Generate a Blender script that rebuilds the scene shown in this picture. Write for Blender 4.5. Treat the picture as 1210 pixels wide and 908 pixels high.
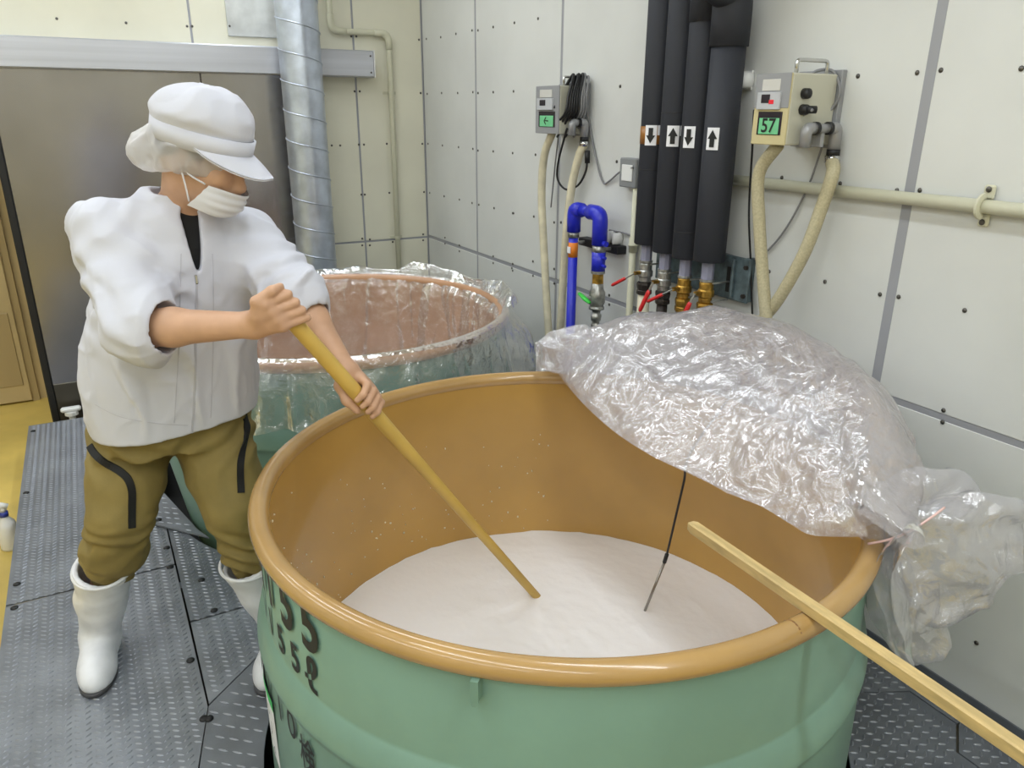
import bpy, math, random
import numpy as np
from mathutils import Matrix, Vector
from mathutils.bvhtree import BVHTree

for o in list(bpy.data.objects): bpy.data.objects.remove(o)
SC = bpy.context.scene
COL = SC.collection
rng = np.random.default_rng(7)
random.seed(7)

# ---------------------------------------------------------------- camera
FPX, CX, CY, CAMZ = 895.0, 605.0, 454.0, 1.6
def _basis():
    d = np.array([591-CX, -(2944-CY), -FPX]); d /= np.linalg.norm(d); up = -d
    yv = np.array([83-CX, -(136-CY), -FPX]); yv -= up*yv.dot(up); yv /= np.linalg.norm(yv)
    return np.array([np.cross(yv, up), yv, up])
RM = _basis()
cam_d = bpy.data.cameras.new('camera'); cam = bpy.data.objects.new('camera', cam_d); COL.objects.link(cam)
cam_d.sensor_width = 36.0; cam_d.lens = FPX*36.0/1210.0; cam_d.clip_start = .02; cam_d.clip_end = 60
m4 = Matrix.Identity(4)
for i in range(3):
    for j in range(3): m4[i][j] = RM[i, j]
m4[2][3] = CAMZ
cam.matrix_world = m4
SC.camera = cam

# ---------------------------------------------------------------- world, view, large lights
wd = bpy.data.worlds.new('world'); SC.world = wd; wd.use_nodes = True
wd.node_tree.nodes['Background'].inputs[0].default_value = (.9, .95, 1, 1)
wd.node_tree.nodes['Background'].inputs[1].default_value = .3
SC.view_settings.view_transform = 'Standard'; SC.view_settings.look = 'None'
SC.view_settings.gamma = 1; SC.view_settings.use_curve_mapping = False
SC.view_settings.exposure = 0.03
LAMPS = [(x, y) for x in (-2.1, -.6, .9) for y in (-1.7, -.4, .9, 2.7, 4.1)]   # ceiling tube fixtures
LAMP_W = 9.6
CEIL = 2.95
def area(name, loc, sx, sy, w, colr=(.86, .93, 1)):
    l = bpy.data.lights.new(name, 'AREA'); l.shape = 'RECTANGLE'; l.size = sx; l.size_y = sy; l.energy = w; l.color = colr
    o = bpy.data.objects.new(name, l); COL.objects.link(o); o.location = loc; return o
for lx, ly in LAMPS: area('tube_or_fill_light', (lx, ly, CEIL-.10), .16, 1.2, LAMP_W)
area('tube_or_fill_light', (-1.3, 5.15, 2.3), .9, .14, 9)  # added fill light to brighten the corridor, no fixture behind it

# ---------------------------------------------------------------- pixel -> place helpers
def ray(x, y): return RM @ np.array([x-CX, -(y-CY), -FPX])
O3 = np.array([0, 0, CAMZ])
def onz(x, y, z): r = ray(x, y); return O3 + r*(z-CAMZ)/r[2]
def onx(x, y, X): r = ray(x, y); return O3 + r*X/r[0]
def ony(x, y, Y): r = ray(x, y); return O3 + r*Y/r[1]
FW = -RM[:, 2].copy(); FW[2] = 0; FW /= np.linalg.norm(FW)
RT = np.array([FW[1], -FW[0], 0])
def M(x, y, g):                     # pixel at horizontal distance g -> (side, forward, height)
    r = ray(x, y); p = O3 + r*g/r.dot(FW); return np.array([p.dot(RT), g, p[2]])
def W(q):                           # (side, forward, height) -> world
    q = np.asarray(q, float); return q[..., 0:1]*RT + q[..., 1:2]*FW + q[..., 2:3]*np.array([0, 0, 1.])
def toS(p): p = np.asarray(p, float); return np.array([p.dot(RT), p.dot(FW), p[2]])
def proj(p): c = RM.T @ (np.asarray(p, float)-O3); return np.array([CX-FPX*c[0]/c[2], CY+FPX*c[1]/c[2]])

# ---------------------------------------------------------------- materials
def lin(c): return tuple(((v/255)/12.92 if v/255 <= .04045 else ((v/255+.055)/1.055)**2.4) for v in c) + (1,)
MATS = {}
def mat(name, c, rough=.5, metal=0., var=0., vscale=8., bump=0., bscale=60., coat=0., stretch=None, c2=None, spec=.5):
    if name in MATS: return MATS[name]
    m = bpy.data.materials.new(name); m.use_nodes = True; nt = m.node_tree; b = nt.nodes['Principled BSDF']
    b.inputs['Roughness'].default_value = rough; b.inputs['Metallic'].default_value = metal
    b.inputs['Coat Weight'].default_value = coat; b.inputs['Specular IOR Level'].default_value = spec
    b.inputs['Base Color'].default_value = lin(c)
    tc = nt.nodes.new('ShaderNodeTexCoord'); src = tc.outputs['Object']
    if stretch:
        mp = nt.nodes.new('ShaderNodeMapping'); mp.inputs['Scale'].default_value = stretch
        nt.links.new(src, mp.inputs[0]); src = mp.outputs[0]
    if var > 0 or c2:
        n = nt.nodes.new('ShaderNodeTexNoise'); n.inputs['Scale'].default_value = vscale; n.inputs['Detail'].default_value = 5
        nt.links.new(src, n.inputs['Vector'])
        mx = nt.nodes.new('ShaderNodeMix'); mx.data_type = 'RGBA'
        k = 1-var
        mx.inputs[6].default_value = lin(c2) if c2 else lin([v*k for v in c]); mx.inputs[7].default_value = lin(c) if c2 else lin([min(255, v*(1+var*.5)) for v in c])
        rp = nt.nodes.new('ShaderNodeMapRange'); rp.inputs[1].default_value = .35; rp.inputs[2].default_value = .65
        nt.links.new(n.outputs[0], rp.inputs[0]); nt.links.new(rp.outputs[0], mx.inputs[0]); nt.links.new(mx.outputs[2], b.inputs['Base Color'])
    if bump > 0:
        n2 = nt.nodes.new('ShaderNodeTexNoise'); n2.inputs['Scale'].default_value = bscale; n2.inputs['Detail'].default_value = 4
        nt.links.new(src, n2.inputs['Vector'])
        bp = nt.nodes.new('ShaderNodeBump'); bp.inputs['Strength'].default_value = bump; bp.inputs['Distance'].default_value = .01
        nt.links.new(n2.outputs[0], bp.inputs['Height']); nt.links.new(bp.outputs[0], b.inputs['Normal'])
    MATS[name] = m; return m
def film(name, milky=.3, tint=(1, 1, 1), rough=.12, bump=.35, bscale=26., gloss=.16, bdist=.006, fres=.6):
    m = bpy.data.materials.new(name); m.use_nodes = True; nt = m.node_tree; nt.nodes.clear()
    N = nt.nodes.new; L = nt.links.new
    out = N('ShaderNodeOutputMaterial'); tr = N('ShaderNodeBsdfTransparent'); tr.inputs[0].default_value = (.97, .97, .985, 1)
    df = N('ShaderNodeBsdfDiffuse'); df.inputs[0].default_value = (.92*tint[0], .92*tint[1], .93*tint[2], 1)
    tl = N('ShaderNodeBsdfTranslucent'); tl.inputs[0].default_value = (.92*tint[0], .92*tint[1], .93*tint[2], 1)
    gl = N('ShaderNodeBsdfAnisotropic'); gl.inputs['Roughness'].default_value = rough; gl.inputs[0].default_value = (1, 1, 1, 1)
    m1 = N('ShaderNodeMixShader'); m1.inputs[0].default_value = .5; L(df.outputs[0], m1.inputs[1]); L(tl.outputs[0], m1.inputs[2])
    m2 = N('ShaderNodeMixShader'); m2.inputs[0].default_value = milky; L(tr.outputs[0], m2.inputs[1]); L(m1.outputs[0], m2.inputs[2])
    fr = N('ShaderNodeFresnel'); fr.inputs[0].default_value = 1.5
    ml = N('ShaderNodeMath'); ml.operation = 'MULTIPLY_ADD'; ml.inputs[1].default_value = fres; ml.inputs[2].default_value = gloss*.5
    L(fr.outputs[0], ml.inputs[0])
    m3 = N('ShaderNodeMixShader'); L(ml.outputs[0], m3.inputs[0]); L(m2.outputs[0], m3.inputs[1]); L(gl.outputs[0], m3.inputs[2])
    tc = N('ShaderNodeTexCoord'); n = N('ShaderNodeTexNoise'); n.inputs['Scale'].default_value = bscale; n.inputs['Detail'].default_value = 4; n.inputs['Distortion'].default_value = 1.2
    L(tc.outputs['Object'], n.inputs['Vector'])
    v = N('ShaderNodeTexVoronoi'); v.feature = 'DISTANCE_TO_EDGE'; v.inputs['Scale'].default_value = bscale*.45; L(tc.outputs['Object'], v.inputs['Vector'])
    ad = N('ShaderNodeMath'); ad.operation = 'MULTIPLY_ADD'; ad.inputs[1].default_value = -1.2; L(v.outputs[0], ad.inputs[0]); L(n.outputs[0], ad.inputs[2])
    bp = N('ShaderNodeBump'); bp.inputs['Strength'].default_value = bump; bp.inputs['Distance'].default_value = bdist
    L(ad.outputs[0], bp.inputs['Height']); L(bp.outputs[0], gl.inputs['Normal'])
    L(m3.outputs[0], out.inputs[0]); MATS[name] = m; return m

# ---------------------------------------------------------------- object helpers
def T(o, label, cat, group=None):
    o['label'] = label; o['category'] = cat
    if group: o['group'] = group
    return o
def mesh_obj(name, V, Fc, m, parent=None, smooth=False, origin=None):
    V = np.asarray(V, float)
    if parent is not None:
        off = np.array(parent['_o']) if '_o' in parent.keys() else np.zeros(3)
    else:
        off = np.array(origin) if origin is not None else np.array([(V[:, 0].min()+V[:, 0].max())/2, (V[:, 1].min()+V[:, 1].max())/2, V[:, 2].min()])
    me = bpy.data.meshes.new(name); me.from_pydata((V-off).tolist(), [], [list(map(int, f)) for f in Fc])
    if m is not None: me.materials.append(m)
    me.polygons.foreach_set('use_smooth', np.full(len(me.polygons), bool(smooth)))
    me.update(); o = bpy.data.objects.new(name, me); COL.objects.link(o)
    if parent is None: o.location = off
    else: o.parent = parent
    o['_o'] = list(map(float, off))
    return o
def empty(name, loc):
    o = bpy.data.objects.new(name, None); COL.objects.link(o); o.location = loc; o.empty_display_size = .05
    o['_o'] = [float(v) for v in loc]; return o
def struct(name, V, Fc, m, **k):
    o = mesh_obj(name, V, Fc, m, **k)
    if o.parent is None: o['kind'] = 'structure'
    return o
class B:                            # collects shapes for one mesh
    def __init__(s): s.V = []; s.F = []; s.n = 0
    def add(s, V, Fc):
        s.V.append(np.asarray(V, float)); s.F += [[i+s.n for i in f] for f in Fc]; s.n += len(V); return s
    def box(s, lo, hi, bev=0.):
        lo = np.asarray(lo, float); hi = np.asarray(hi, float); lo, hi = np.minimum(lo, hi), np.maximum(lo, hi)
        if bev <= 0:
            V = [(x, y, z) for z in (lo[2], hi[2]) for y in (lo[1], hi[1]) for x in (lo[0], hi[0])]
            return s.add(V, [(0, 2, 3, 1), (4, 5, 7, 6), (0, 1, 5, 4), (2, 6, 7, 3), (0, 4, 6, 2), (1, 3, 7, 5)])
        bev = min(bev, min(hi-lo)*.45); V = []; idx = {}
        for k in range(8):
            c = np.array([hi[a] if k >> a & 1 else lo[a] for a in range(3)]); inn = np.array([hi[a]-bev if k >> a & 1 else lo[a]+bev for a in range(3)])
            for a in range(3):
                v = inn.copy(); v[a] = c[a]; idx[(k, a)] = len(V); V.append(v)
        Fc = []
        def q(l):
            pts = np.array([V[i] for i in l]); c = pts.mean(0); n = np.cross(pts[1]-pts[0], pts[2]-pts[0])
            Fc.append(l if n.dot(c-(lo+hi)/2) > 0 else l[::-1])
        for a in range(3):
            b_, c_ = (a+1) % 3, (a+2) % 3
            for sd in (0, 1):
                ks = [sd << a | (i << b_) | (j << c_) for i, j in ((0, 0), (1, 0), (1, 1), (0, 1))]
                q([idx[(k, a)] for k in ks])
            for i in (0, 1):
                for j in (0, 1):
                    k0 = (i << b_) | (j << c_); k1 = k0 | 1 << a
                    q([idx[(k0, b_)], idx[(k1, b_)], idx[(k1, c_)], idx[(k0, c_)]])
        for k in range(8): q([idx[(k, 0)], idx[(k, 1)], idx[(k, 2)]])
        return s.add(V, Fc)
    def tube(s, pts, r, n=10, cap=True, twist=0., flat=1.):
        P = np.asarray(pts, float); m = len(P); r = np.broadcast_to(np.asarray(r, float), (m,))
        t = np.gradient(P, axis=0); t /= np.linalg.norm(t, axis=1)[:, None]+1e-12
        a = np.array([0, 0, 1.]) if abs(t[0][2]) < .9 else np.array([1., 0, 0])
        u = np.cross(t[0], a); u /= np.linalg.norm(u); V = []; an = np.arange(n)*2*np.pi/n+twist
        for i in range(m):
            u = u - t[i]*u.dot(t[i]); u /= np.linalg.norm(u)+1e-12; w = np.cross(t[i], u)
            V.append(P[i] + r[i]*(np.cos(an)[:, None]*u + flat*np.sin(an)[:, None]*w))
        Fc = [(i*n+j, i*n+(j+1) % n, (i+1)*n+(j+1) % n, (i+1)*n+j) for i in range(m-1) for j in range(n)]
        if cap: Fc += [tuple(range(n-1, -1, -1)), tuple((m-1)*n+j for j in range(n))]
        return s.add(np.concatenate(V), Fc)
    def cyl(s, a, b, r, n=14, r2=None): return s.tube([a, b], [r, r if r2 is None else r2], n)
    def lathe(s, prof, c, n=96, closed=False):
        prof = np.asarray(prof, float); an = np.arange(n)*2*np.pi/n; m = len(prof)
        V = np.concatenate([np.c_[c[0]+p[0]*np.cos(an), c[1]+p[0]*np.sin(an), np.full(n, c[2]+p[1])] for p in prof])
        Fc = [(i*n+j, i*n+(j+1) % n, (i+1)*n+(j+1) % n, (i+1)*n+j) for i in range(m-1) for j in range(n)]
        if closed: Fc += [((m-1)*n+j, (m-1)*n+(j+1) % n, (j+1) % n, j) for j in range(n)]
        return s.add(V, Fc)
    def sphere(s, c, r, n=12, m=8):
        r = np.broadcast_to(np.asarray(r, float), (3,)); V = [(0, 0, -1)]
        for i in range(1, m):
            ph = -np.pi/2+np.pi*i/m; V += [(math.cos(ph)*math.cos(2*np.pi*j/n), math.cos(ph)*math.sin(2*np.pi*j/n), math.sin(ph)) for j in range(n)]
        V.append((0, 0, 1)); e = len(V)-1
        Fc = [(0, 1+(j+1) % n, 1+j) for j in range(n)] + [(1+(i-1)*n+j, 1+(i-1)*n+(j+1) % n, 1+i*n+(j+1) % n, 1+i*n+j) for i in range(1, m-1) for j in range(n)]
        Fc += [(1+(m-2)*n+j, 1+(m-2)*n+(j+1) % n, e) for j in range(n)]
        return s.add(np.array(V)*r+np.asarray(c), Fc)
    def prism(s, poly, z0, z1):
        n = len(poly); a = sum(poly[i][0]*poly[(i+1) % n][1]-poly[(i+1) % n][0]*poly[i][1] for i in range(n))
        if a < 0: poly = poly[::-1]
        V = [(p[0], p[1], z0) for p in poly]+[(p[0], p[1], z1) for p in poly]
        return s.add(V, [tuple(range(n-1, -1, -1)), tuple(range(n, 2*n))]+[(i, (i+1) % n, n+(i+1) % n, n+i) for i in range(n)])
    def make(s, name, m, parent=None, smooth=False, origin=None): return mesh_obj(name, np.concatenate(s.V), s.F, m, parent, smooth, origin)
def smooth_path(pts, n=40):          # Catmull-Rom through points
    P = np.asarray(pts, float); P = np.vstack([2*P[0]-P[1], P, 2*P[-1]-P[-2]]); out = []; k = len(P)-3
    for i in range(n+1):
        u = i/n*k; j = min(int(u), k-1); t = u-j; a, b, c, d = P[j:j+4]
        out.append(.5*((2*b)+(c-a)*t+(2*a-5*b+4*c-d)*t*t+(3*b-a-3*c+d)*t**3))
    return np.array(out)
def bend(pts, rad, n=6):             # polyline with rounded corners
    P = [np.asarray(p, float) for p in pts]; out = [P[0]]
    for i in range(1, len(P)-1):
        a = P[i-1]-P[i]; b = P[i+1]-P[i]; la, lb = np.linalg.norm(a), np.linalg.norm(b); r = min(rad, la*.45, lb*.45)
        A = P[i]+a/la*r; C = P[i]+b/lb*r
        for k in range(n+1): t = k/n; out.append((1-t)**2*A+2*t*(1-t)*P[i]+t*t*C)
    out.append(P[-1]); return np.array(out)
def text_mesh(s, size=1., bold=0.):
    cu = bpy.data.curves.new('t', 'FONT'); cu.body = s; cu.size = size; cu.align_x = 'CENTER'; cu.align_y = 'CENTER'; cu.offset = bold; cu.resolution_u = 4
    o = bpy.data.objects.new('t', cu); COL.objects.link(o); dg = bpy.context.evaluated_depsgraph_get(); dg.update()
    me = bpy.data.meshes.new_from_object(o.evaluated_get(dg)); V = np.array([v.co[:] for v in me.vertices]).reshape(-1, 3); Fc = [list(p.vertices) for p in me.polygons]
    bpy.data.objects.remove(o); bpy.data.curves.remove(cu); bpy.data.meshes.remove(me); return V, Fc
def flat_text(name, s, size, origin, ux, uy, m, parent, bold=0., off=.0006):
    V, Fc = text_mesh(s, size, bold); ux = np.asarray(ux, float); uy = np.asarray(uy, float); n = np.cross(ux, uy)
    P = np.asarray(origin)+V[:, :1]*ux+V[:, 1:2]*uy+n*off
    return mesh_obj(name, P, Fc, m, parent)
# value noise (lattice)
_T = rng.random((32, 32, 32)).astype(np.float32)*2-1
def vnoise(P, sc, off=0.):
    Q = np.asarray(P, np.float32)*sc+off+100; I = np.floor(Q).astype(int); f = Q-I; f = f*f*(3-2*f); r = 0
    for dx in (0, 1):
        for dy in (0, 1):
            for dz in (0, 1):
                w = (f[..., 0] if dx else 1-f[..., 0])*(f[..., 1] if dy else 1-f[..., 1])*(f[..., 2] if dz else 1-f[..., 2])
                r = r + w*_T[(I[..., 0]+dx) % 32, (I[..., 1]+dy) % 32, (I[..., 2]+dz) % 32]
    return r
def ridge(P, sc, off=0.): return 1-2*np.abs(vnoise(P, sc, off))
# ================================================================ setting
XW, YW, ZF = 1.994, 4.798, -.20
m_wall = mat('wall_panel_white', (209, 210, 207), .45, var=.03, vscale=2.)
m_wallb = mat('wall_panel_cream', (221, 218, 199), .45, var=.03, vscale=2.)
m_joint = mat('joint_grey', (150, 151, 156), .5)
m_screw = mat('screw_steel', (95, 92, 88), .35, .8)
m_yellow = mat('floor_yellow', (214, 186, 98), .35, var=.07, vscale=3.)
m_white = mat('plastic_white', (226, 226, 224), .4)
m_black = mat('black_rubber', (20, 20, 22), .5)
m_ceil = mat('ceiling_white', (225, 225, 218), .6)
m_tube = bpy.data.materials.new('tube_glow'); m_tube.use_nodes = True
_b = m_tube.node_tree.nodes['Principled BSDF']; _b.inputs['Emission Color'].default_value = (.95, .98, 1, 1); _b.inputs['Emission Strength'].default_value = 6

b = B().box((-3.2, -2.4, ZF-.1), (XW+.1, 6.6, ZF)); struct('floor', np.concatenate(b.V), b.F, m_yellow)
b = B().box((-3.2, -2.4, CEIL), (XW+.1, YW+.1, CEIL+.08)); struct('ceiling', np.concatenate(b.V), b.F, m_ceil)
b = B().box((-3.3, -2.4, ZF), (-3.2, YW, CEIL)); struct('wall_left', np.concatenate(b.V), b.F, m_wallb)
b = B().box((-3.2, -2.5, ZF), (XW, -2.4, CEIL)); struct('wall_rear', np.concatenate(b.V), b.F, m_wallb)

# right wall: backing, joints, panels, screws
b = B().box((XW+.002, -2.4, ZF), (XW+.1, YW+.1, CEIL)); wr = struct('wall_right', np.concatenate(b.V), b.F, m_joint)
ys = [-2.4, -1.37, -.46, .447, 1.351, 2.258, 3.165, 4.048, YW]
zs = [ZF, .806, CEIL]; J = .010
for i in range(len(ys)-1):
    for k in range(2):
        B().box((XW, ys[i]+(J if i else 0), zs[k]+(J if k else 0)), (XW+.012, ys[i+1]-J, zs[k+1]-(J if k == 0 else 0)), .0015).make('panel', m_wall, wr)
B().box((XW-.001, 1.351-.015, ZF), (XW+.007, 1.351+.015, CEIL)).make('joint_strip', m_joint, wr)
b = B().box((-.30, YW+.002, ZF), (XW+.1, YW+.1, CEIL)).box((-3.2, YW+.002, 1.86), (-.30, YW+.1, CEIL)).box((-3.2, YW+.002, ZF), (-2.0, YW+.1, 1.86))
wb = struct('wall_back', np.concatenate(b.V), b.F, m_joint)
J = .006
xs = [-3.2, -2.07, -1.163, -.257, .648, 1.553, XW]
for i in range(len(xs)-1):
    lo = xs[i]+(J if i else 0)
    if i >= 3: B().box((lo, YW, ZF), (xs[i+1]-J*.8, YW+.012, .80-J), .0015).make('panel', m_wallb, wb)
    B().box((lo, YW, (.80+J) if i >= 3 else 1.86), (xs[i+1]-J*(.5 if i == 5 else 1), YW+.012, CEIL), .0015).make('panel', m_wallb, wb)
B().box((XW-.008, YW-.006, ZF), (XW, YW, CEIL)).make('corner_joint', m_joint, wb)
sv = B().sphere((0, 0, 0), (.004, .007, .007), 8, 4)
def screws(lst, wall, f, ax):
    me = None
    for p in lst:
        q = f(p)
        o = bpy.data.objects.new('screw', me) if me else mesh_obj('screw', np.concatenate(sv.V)[:, [0, 1, 2] if ax == 0 else [1, 0, 2]], sv.F if ax == 0 else [t[::-1] for t in sv.F], m_screw, None, True, origin=(0, 0, 0))
        if me: COL.objects.link(o)
        me = o.data; o.parent = wall; o.location = np.array(q)-np.array(wall['_o'])
SR = [(607, 108), (733, 102), (606, 181), (633, 183), (729, 191), (606, 252), (631, 256), (655, 263), (663, 263), (605, 317), (630, 309), (630, 326), (655, 318), (655, 335), (720, 349), (720, 360),
      (1014, 90), (1084, 86), (1112, 83), (1207, 81), (924, 210), (993, 217), (1060, 225), (1087, 225), (1173, 231), (909, 321), (975, 333), (1040, 348), (1062, 351), (1140, 367), (1040, 460), (1115, 485), (1114, 499), (1154, 760),
      (583, 32), (608, 27), (636, 22), (539, 40), (521, 44), (504, 46), (558, 36), (565, 36), (559, 109), (565, 110), (583, 109), (541, 110), (522, 110), (505, 111), (559, 176), (565, 178), (583, 179), (542, 174), (523, 172), (506, 170),
      (558, 240), (566, 242), (584, 246), (607, 252), (543, 236), (525, 232), (508, 228), (526, 281), (526, 288), (543, 290), (543, 297), (583, 303), (583, 311), (606, 312), (606, 320)]
screws(SR, wr, lambda p: onx(*p, XW)+np.array([-.001, 0, 0]), 0)
SB = [(67, 22), (149, 27), (221, 31), (227, 31), (415, 43), (421, 43), (495, 47), (392, 172), (402, 172), (424, 171), (430, 171), (457, 170), (499, 170), (419, 108), (425, 108), (497, 110), (427, 230), (431, 230), (460, 228), (501, 227),
      (428, 282), (437, 283), (428, 290), (437, 290), (464, 280), (464, 286), (500, 277), (500, 284)]
screws(SB, wb, lambda p: ony(*p, YW)+np.array([0, -.001, 0]), 1)

# corridor beyond the opening
m_beige = mat('beige_door', (200, 178, 132), .45, var=.05, vscale=3.)
m_beige2 = mat('beige_trim', (178, 156, 112), .5)
b = B().box((-3.2, 5.60, ZF), (1.2, 5.7, 2.5)); struct('wall_corridor', np.concatenate(b.V), b.F, m_beige)
b = B().box((-3.2, YW+.1, 2.45), (1.2, 5.6, 2.5)); struct('ceiling_corridor', np.concatenate(b.V), b.F, m_ceil)
b = B().box((1.1, YW+.1, ZF), (1.2, 5.6, 2.5)); struct('wall_corridor_end', np.concatenate(b.V), b.F, m_beige)
dr = empty('door_2', (-.95, 5.58, ZF)); dr['kind'] = 'structure'
for x0, x1 in ((-1.45, -.985), (-.975, -.51)):
    B().box((x0, 5.555, ZF+.01), (x1, 5.59, 1.75), .004).make('door_leaf', m_beige, dr)
    B().box((x0+.03, 5.548, ZF+.12), (x1-.03, 5.556, .40), .004).make('lower_board', m_beige2, dr)
B().box((-1.47, 5.57, 1.75), (-.49, 5.6, 1.8)).box((-.51, 5.57, ZF), (-.47, 5.6, 1.75)).make('frame', m_beige2, dr)
B().box((-1.4, 5.545, .62), (-.56, 5.556, 1.7), .003).make('steel_sheet', mat('steel_light', (200, 203, 208), .3, .7), dr)

# ceiling fixtures
for lx, ly in LAMPS:
    t = empty('ceiling_lamp', (lx, ly, CEIL-.09)); T(t, 'white fluorescent ceiling lamp with two tubes above the tanks', 'lamp', 'ceiling tube lamps')
    B().box((lx-.11, ly-.64, CEIL-.035), (lx+.11, ly+.64, CEIL), .01).make('housing', m_white, t)
    for s in (-.05, .05): B().cyl((lx+s, ly-.6, CEIL-.06), (lx+s, ly+.6, CEIL-.06), .014).make('tube', m_tube, t, True)

# ================================================================ sliding steel door and rail on the back wall
m_steel = mat('stainless_door', (158, 155, 156), .18, .95, var=.08, vscale=1.6, bump=.2, bscale=2.2, stretch=(1, 1, .8))
d1 = empty('sliding_door', (.48, 4.72, ZF)); T(d1, 'large brushed stainless steel sliding door with black edge seal', 'door')
B().box((-.325, 4.70, ZF+.02), (.652, 4.745, 1.82), .004).make('door_sheet', m_steel, d1)
B().box((.654, 4.70, ZF+.02), (1.20, 4.745, 1.82), .004).make('door_sheet', m_steel, d1)
B().box((-.36, 4.69, ZF+.01), (-.322, 4.75, 1.82), .006).make('edge_seal', m_black, d1)
B().box((-.322, 4.692, ZF+.02), (1.20, 4.702, .16), .003).make('bottom_band', mat('steel_dark', (92, 88, 80), .35, .8), d1)
hd = empty('door_rail', (.3, 4.72, 1.78)); T(hd, 'long aluminium rail cover above the steel sliding door', 'rail')
m_alu = mat('rail_aluminium', (192, 194, 202), .35, .55, var=.05, vscale=2, stretch=(.3, 1, 14))
B().box((-2.2, 4.655, 1.79), (1.625, YW, 1.935), .006).make('rail_cover', m_alu, hd)
B().box((1.6255, 4.652, 1.787), (1.632, YW, 1.938), .002).make('end_cap', m_white, hd)
for z in (1.815, 1.905): B().sphere((1.605, 4.655, z), (.006, .003, .006), 8, 4).make('screw', m_screw, hd)
# access panel
a0 = ony(267, 20, YW); a1 = ony(320, 45, YW)
ap = empty('access_panel', (a0[0]+.12, YW-.01, a1[2])); T(ap, 'pale grey sheet metal access panel beside the duct', 'panel')
B().box((a0[0], YW-.014, a1[2]), (a0[0]+.30, YW, a1[2]+.42), .003).make('sheet', mat('grey_sheet', (205, 207, 205), .4, .3, var=.12, vscale=6), ap)
for dx, dz in ((.012, .05), (.012, .3)): B().sphere((a0[0]+dx, YW-.014, a1[2]+dz), (.006, .004, .006), 8, 4).make('screw', m_screw, ap)

# spiral duct
m_galv = mat('galvanised', (190, 198, 212), .32, .75, var=.10, vscale=9)
dc = np.array([1.155, 4.515]); rd = .113
du = empty('spiral_duct', (dc[0], dc[1], ZF)); T(du, 'tall galvanised spiral air duct standing by the back wall', 'duct')
B().lathe([(rd, ZF), (rd, CEIL)], (dc[0], dc[1], 0), 80).make('duct_tube', m_galv, du, True)
tt = np.arange(0, 20.2*2*np.pi, .22); pitch = .155
B().tube(np.c_[dc[0]+(rd+.001)*np.cos(-tt), dc[1]+(rd+.001)*np.sin(-tt), ZF+.02+tt/2/np.pi*pitch], .0045, 5).make('spiral_seam', m_galv, du, True)

# beige conduit on the back wall
m_cond = mat('conduit_beige', (203, 201, 178), .45)
def clampring(b, c, r, axis, w=.012):
    a = np.zeros(3); a[axis] = w; b.cyl(np.array(c)-a, np.array(c)+a, r, 14); return b
pp = [ony(386, -40, 4.765), ony(388, 36, 4.765), ony(459, 43, 4.765), ony(471, 330, 4.765)]
pp[1][0] = pp[0][0]; pp[2][2] = pp[1][2]; pp[3][0] = pp[2][0]; pp[3][2] = ZF
cd = empty('wall_conduit', (pp[3][0], 4.765, ZF)); T(cd, 'thin beige conduit pipe stepping down the back wall corner', 'pipe')
B().tube(bend(pp, .07), .0165, 12).make('pipe', m_cond, cd, True)
b = B(); b.tube(bend([pp[1]+[0, 0, .09], pp[1], pp[1]+[.09, 0, 0]], .07), .0195, 12); b.make('elbow', m_cond, cd, True)
b = B(); b.tube(bend([pp[2]-[.09, 0, 0], pp[2], pp[2]-[0, 0, .09]], .07), .0195, 12); b.make('elbow', m_cond, cd, True)
for py in (110, 281):
    c = ony(465, py, 4.765); c[0] = pp[2][0]
    b = clampring(B(), c, .02, 2, .008).box((c[0]-.042, YW-.006, c[2]-.008), (c[0]+.042, YW, c[2]+.008)); b.make('clamp', m_cond, cd)

# white floor fitting behind the platform
q = ony(85, 490, 4.62)
ft = empty('floor_guide', (q[0], 4.62, ZF)); T(ft, 'small white plastic guide post at the foot of the steel door', 'fitting')
B().cyl((q[0], 4.62, ZF), (q[0], 4.62, q[2]+.0), .017, 12).make('post', m_white, ft, True)
b = B().cyl((q[0], 4.62, q[2]), (q[0], 4.62, q[2]+.02), .035, 10); b.box((q[0]-.05, 4.60, q[2]+.02), (q[0]+.05, 4.64, q[2]+.045), .008); b.make('head', m_white, ft)

# ================================================================ checkered steel platform
m_plate = mat('checker_steel', (130, 134, 141), .36, .35, var=.12, vscale=5, bump=.04, bscale=150)
m_plate2 = mat('checker_steel_dark', (116, 120, 127), .36, .35, var=.14, vscale=5, bump=.04, bscale=150)
m_tread = mat('tread_highlight_steel', (138, 142, 150), .34, .4)  # highlights on the treads put into a paler, shinier steel
m_bolt = mat('bolt_dark', (45, 45, 46), .45, .6)
T1C, T2C = np.array([.957, 1.479]), np.array([.862, 3.165]); CUT = .80
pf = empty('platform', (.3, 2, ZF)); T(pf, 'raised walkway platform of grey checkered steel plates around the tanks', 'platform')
B().box((-.38, .25, ZF), (1.98, 4.45, ZF+.012)).make('gap_shade_slab', mat('gap_shade_dark', (40, 40, 40), .9), pf)  # dark slab added over the floor to paint the shade in the plate gaps
tv = np.array([(-1, 0, 0), (-.45, .5, 0), (.45, .5, 0), (1, 0, 0), (.45, -.5, 0), (-.45, -.5, 0), (-.5, 0, 1), (.5, 0, 1)])
tf = [(0, 5, 6), (5, 4, 7, 6), (4, 3, 7), (3, 2, 7), (2, 1, 6, 7), (1, 0, 6)]
def inpoly(P, poly):
    x, y = P[:, 0], P[:, 1]; r = np.zeros(len(P), bool); n = len(poly)
    for i in range(n):
        (x0, y0), (x1, y1) = poly[i], poly[(i+1) % n]
        c = (y0 > y) != (y1 > y); r ^= c & (x < (x1-x0)*(y-y0)/(y1-y0+1e-12)+x0)
    return r
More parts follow.
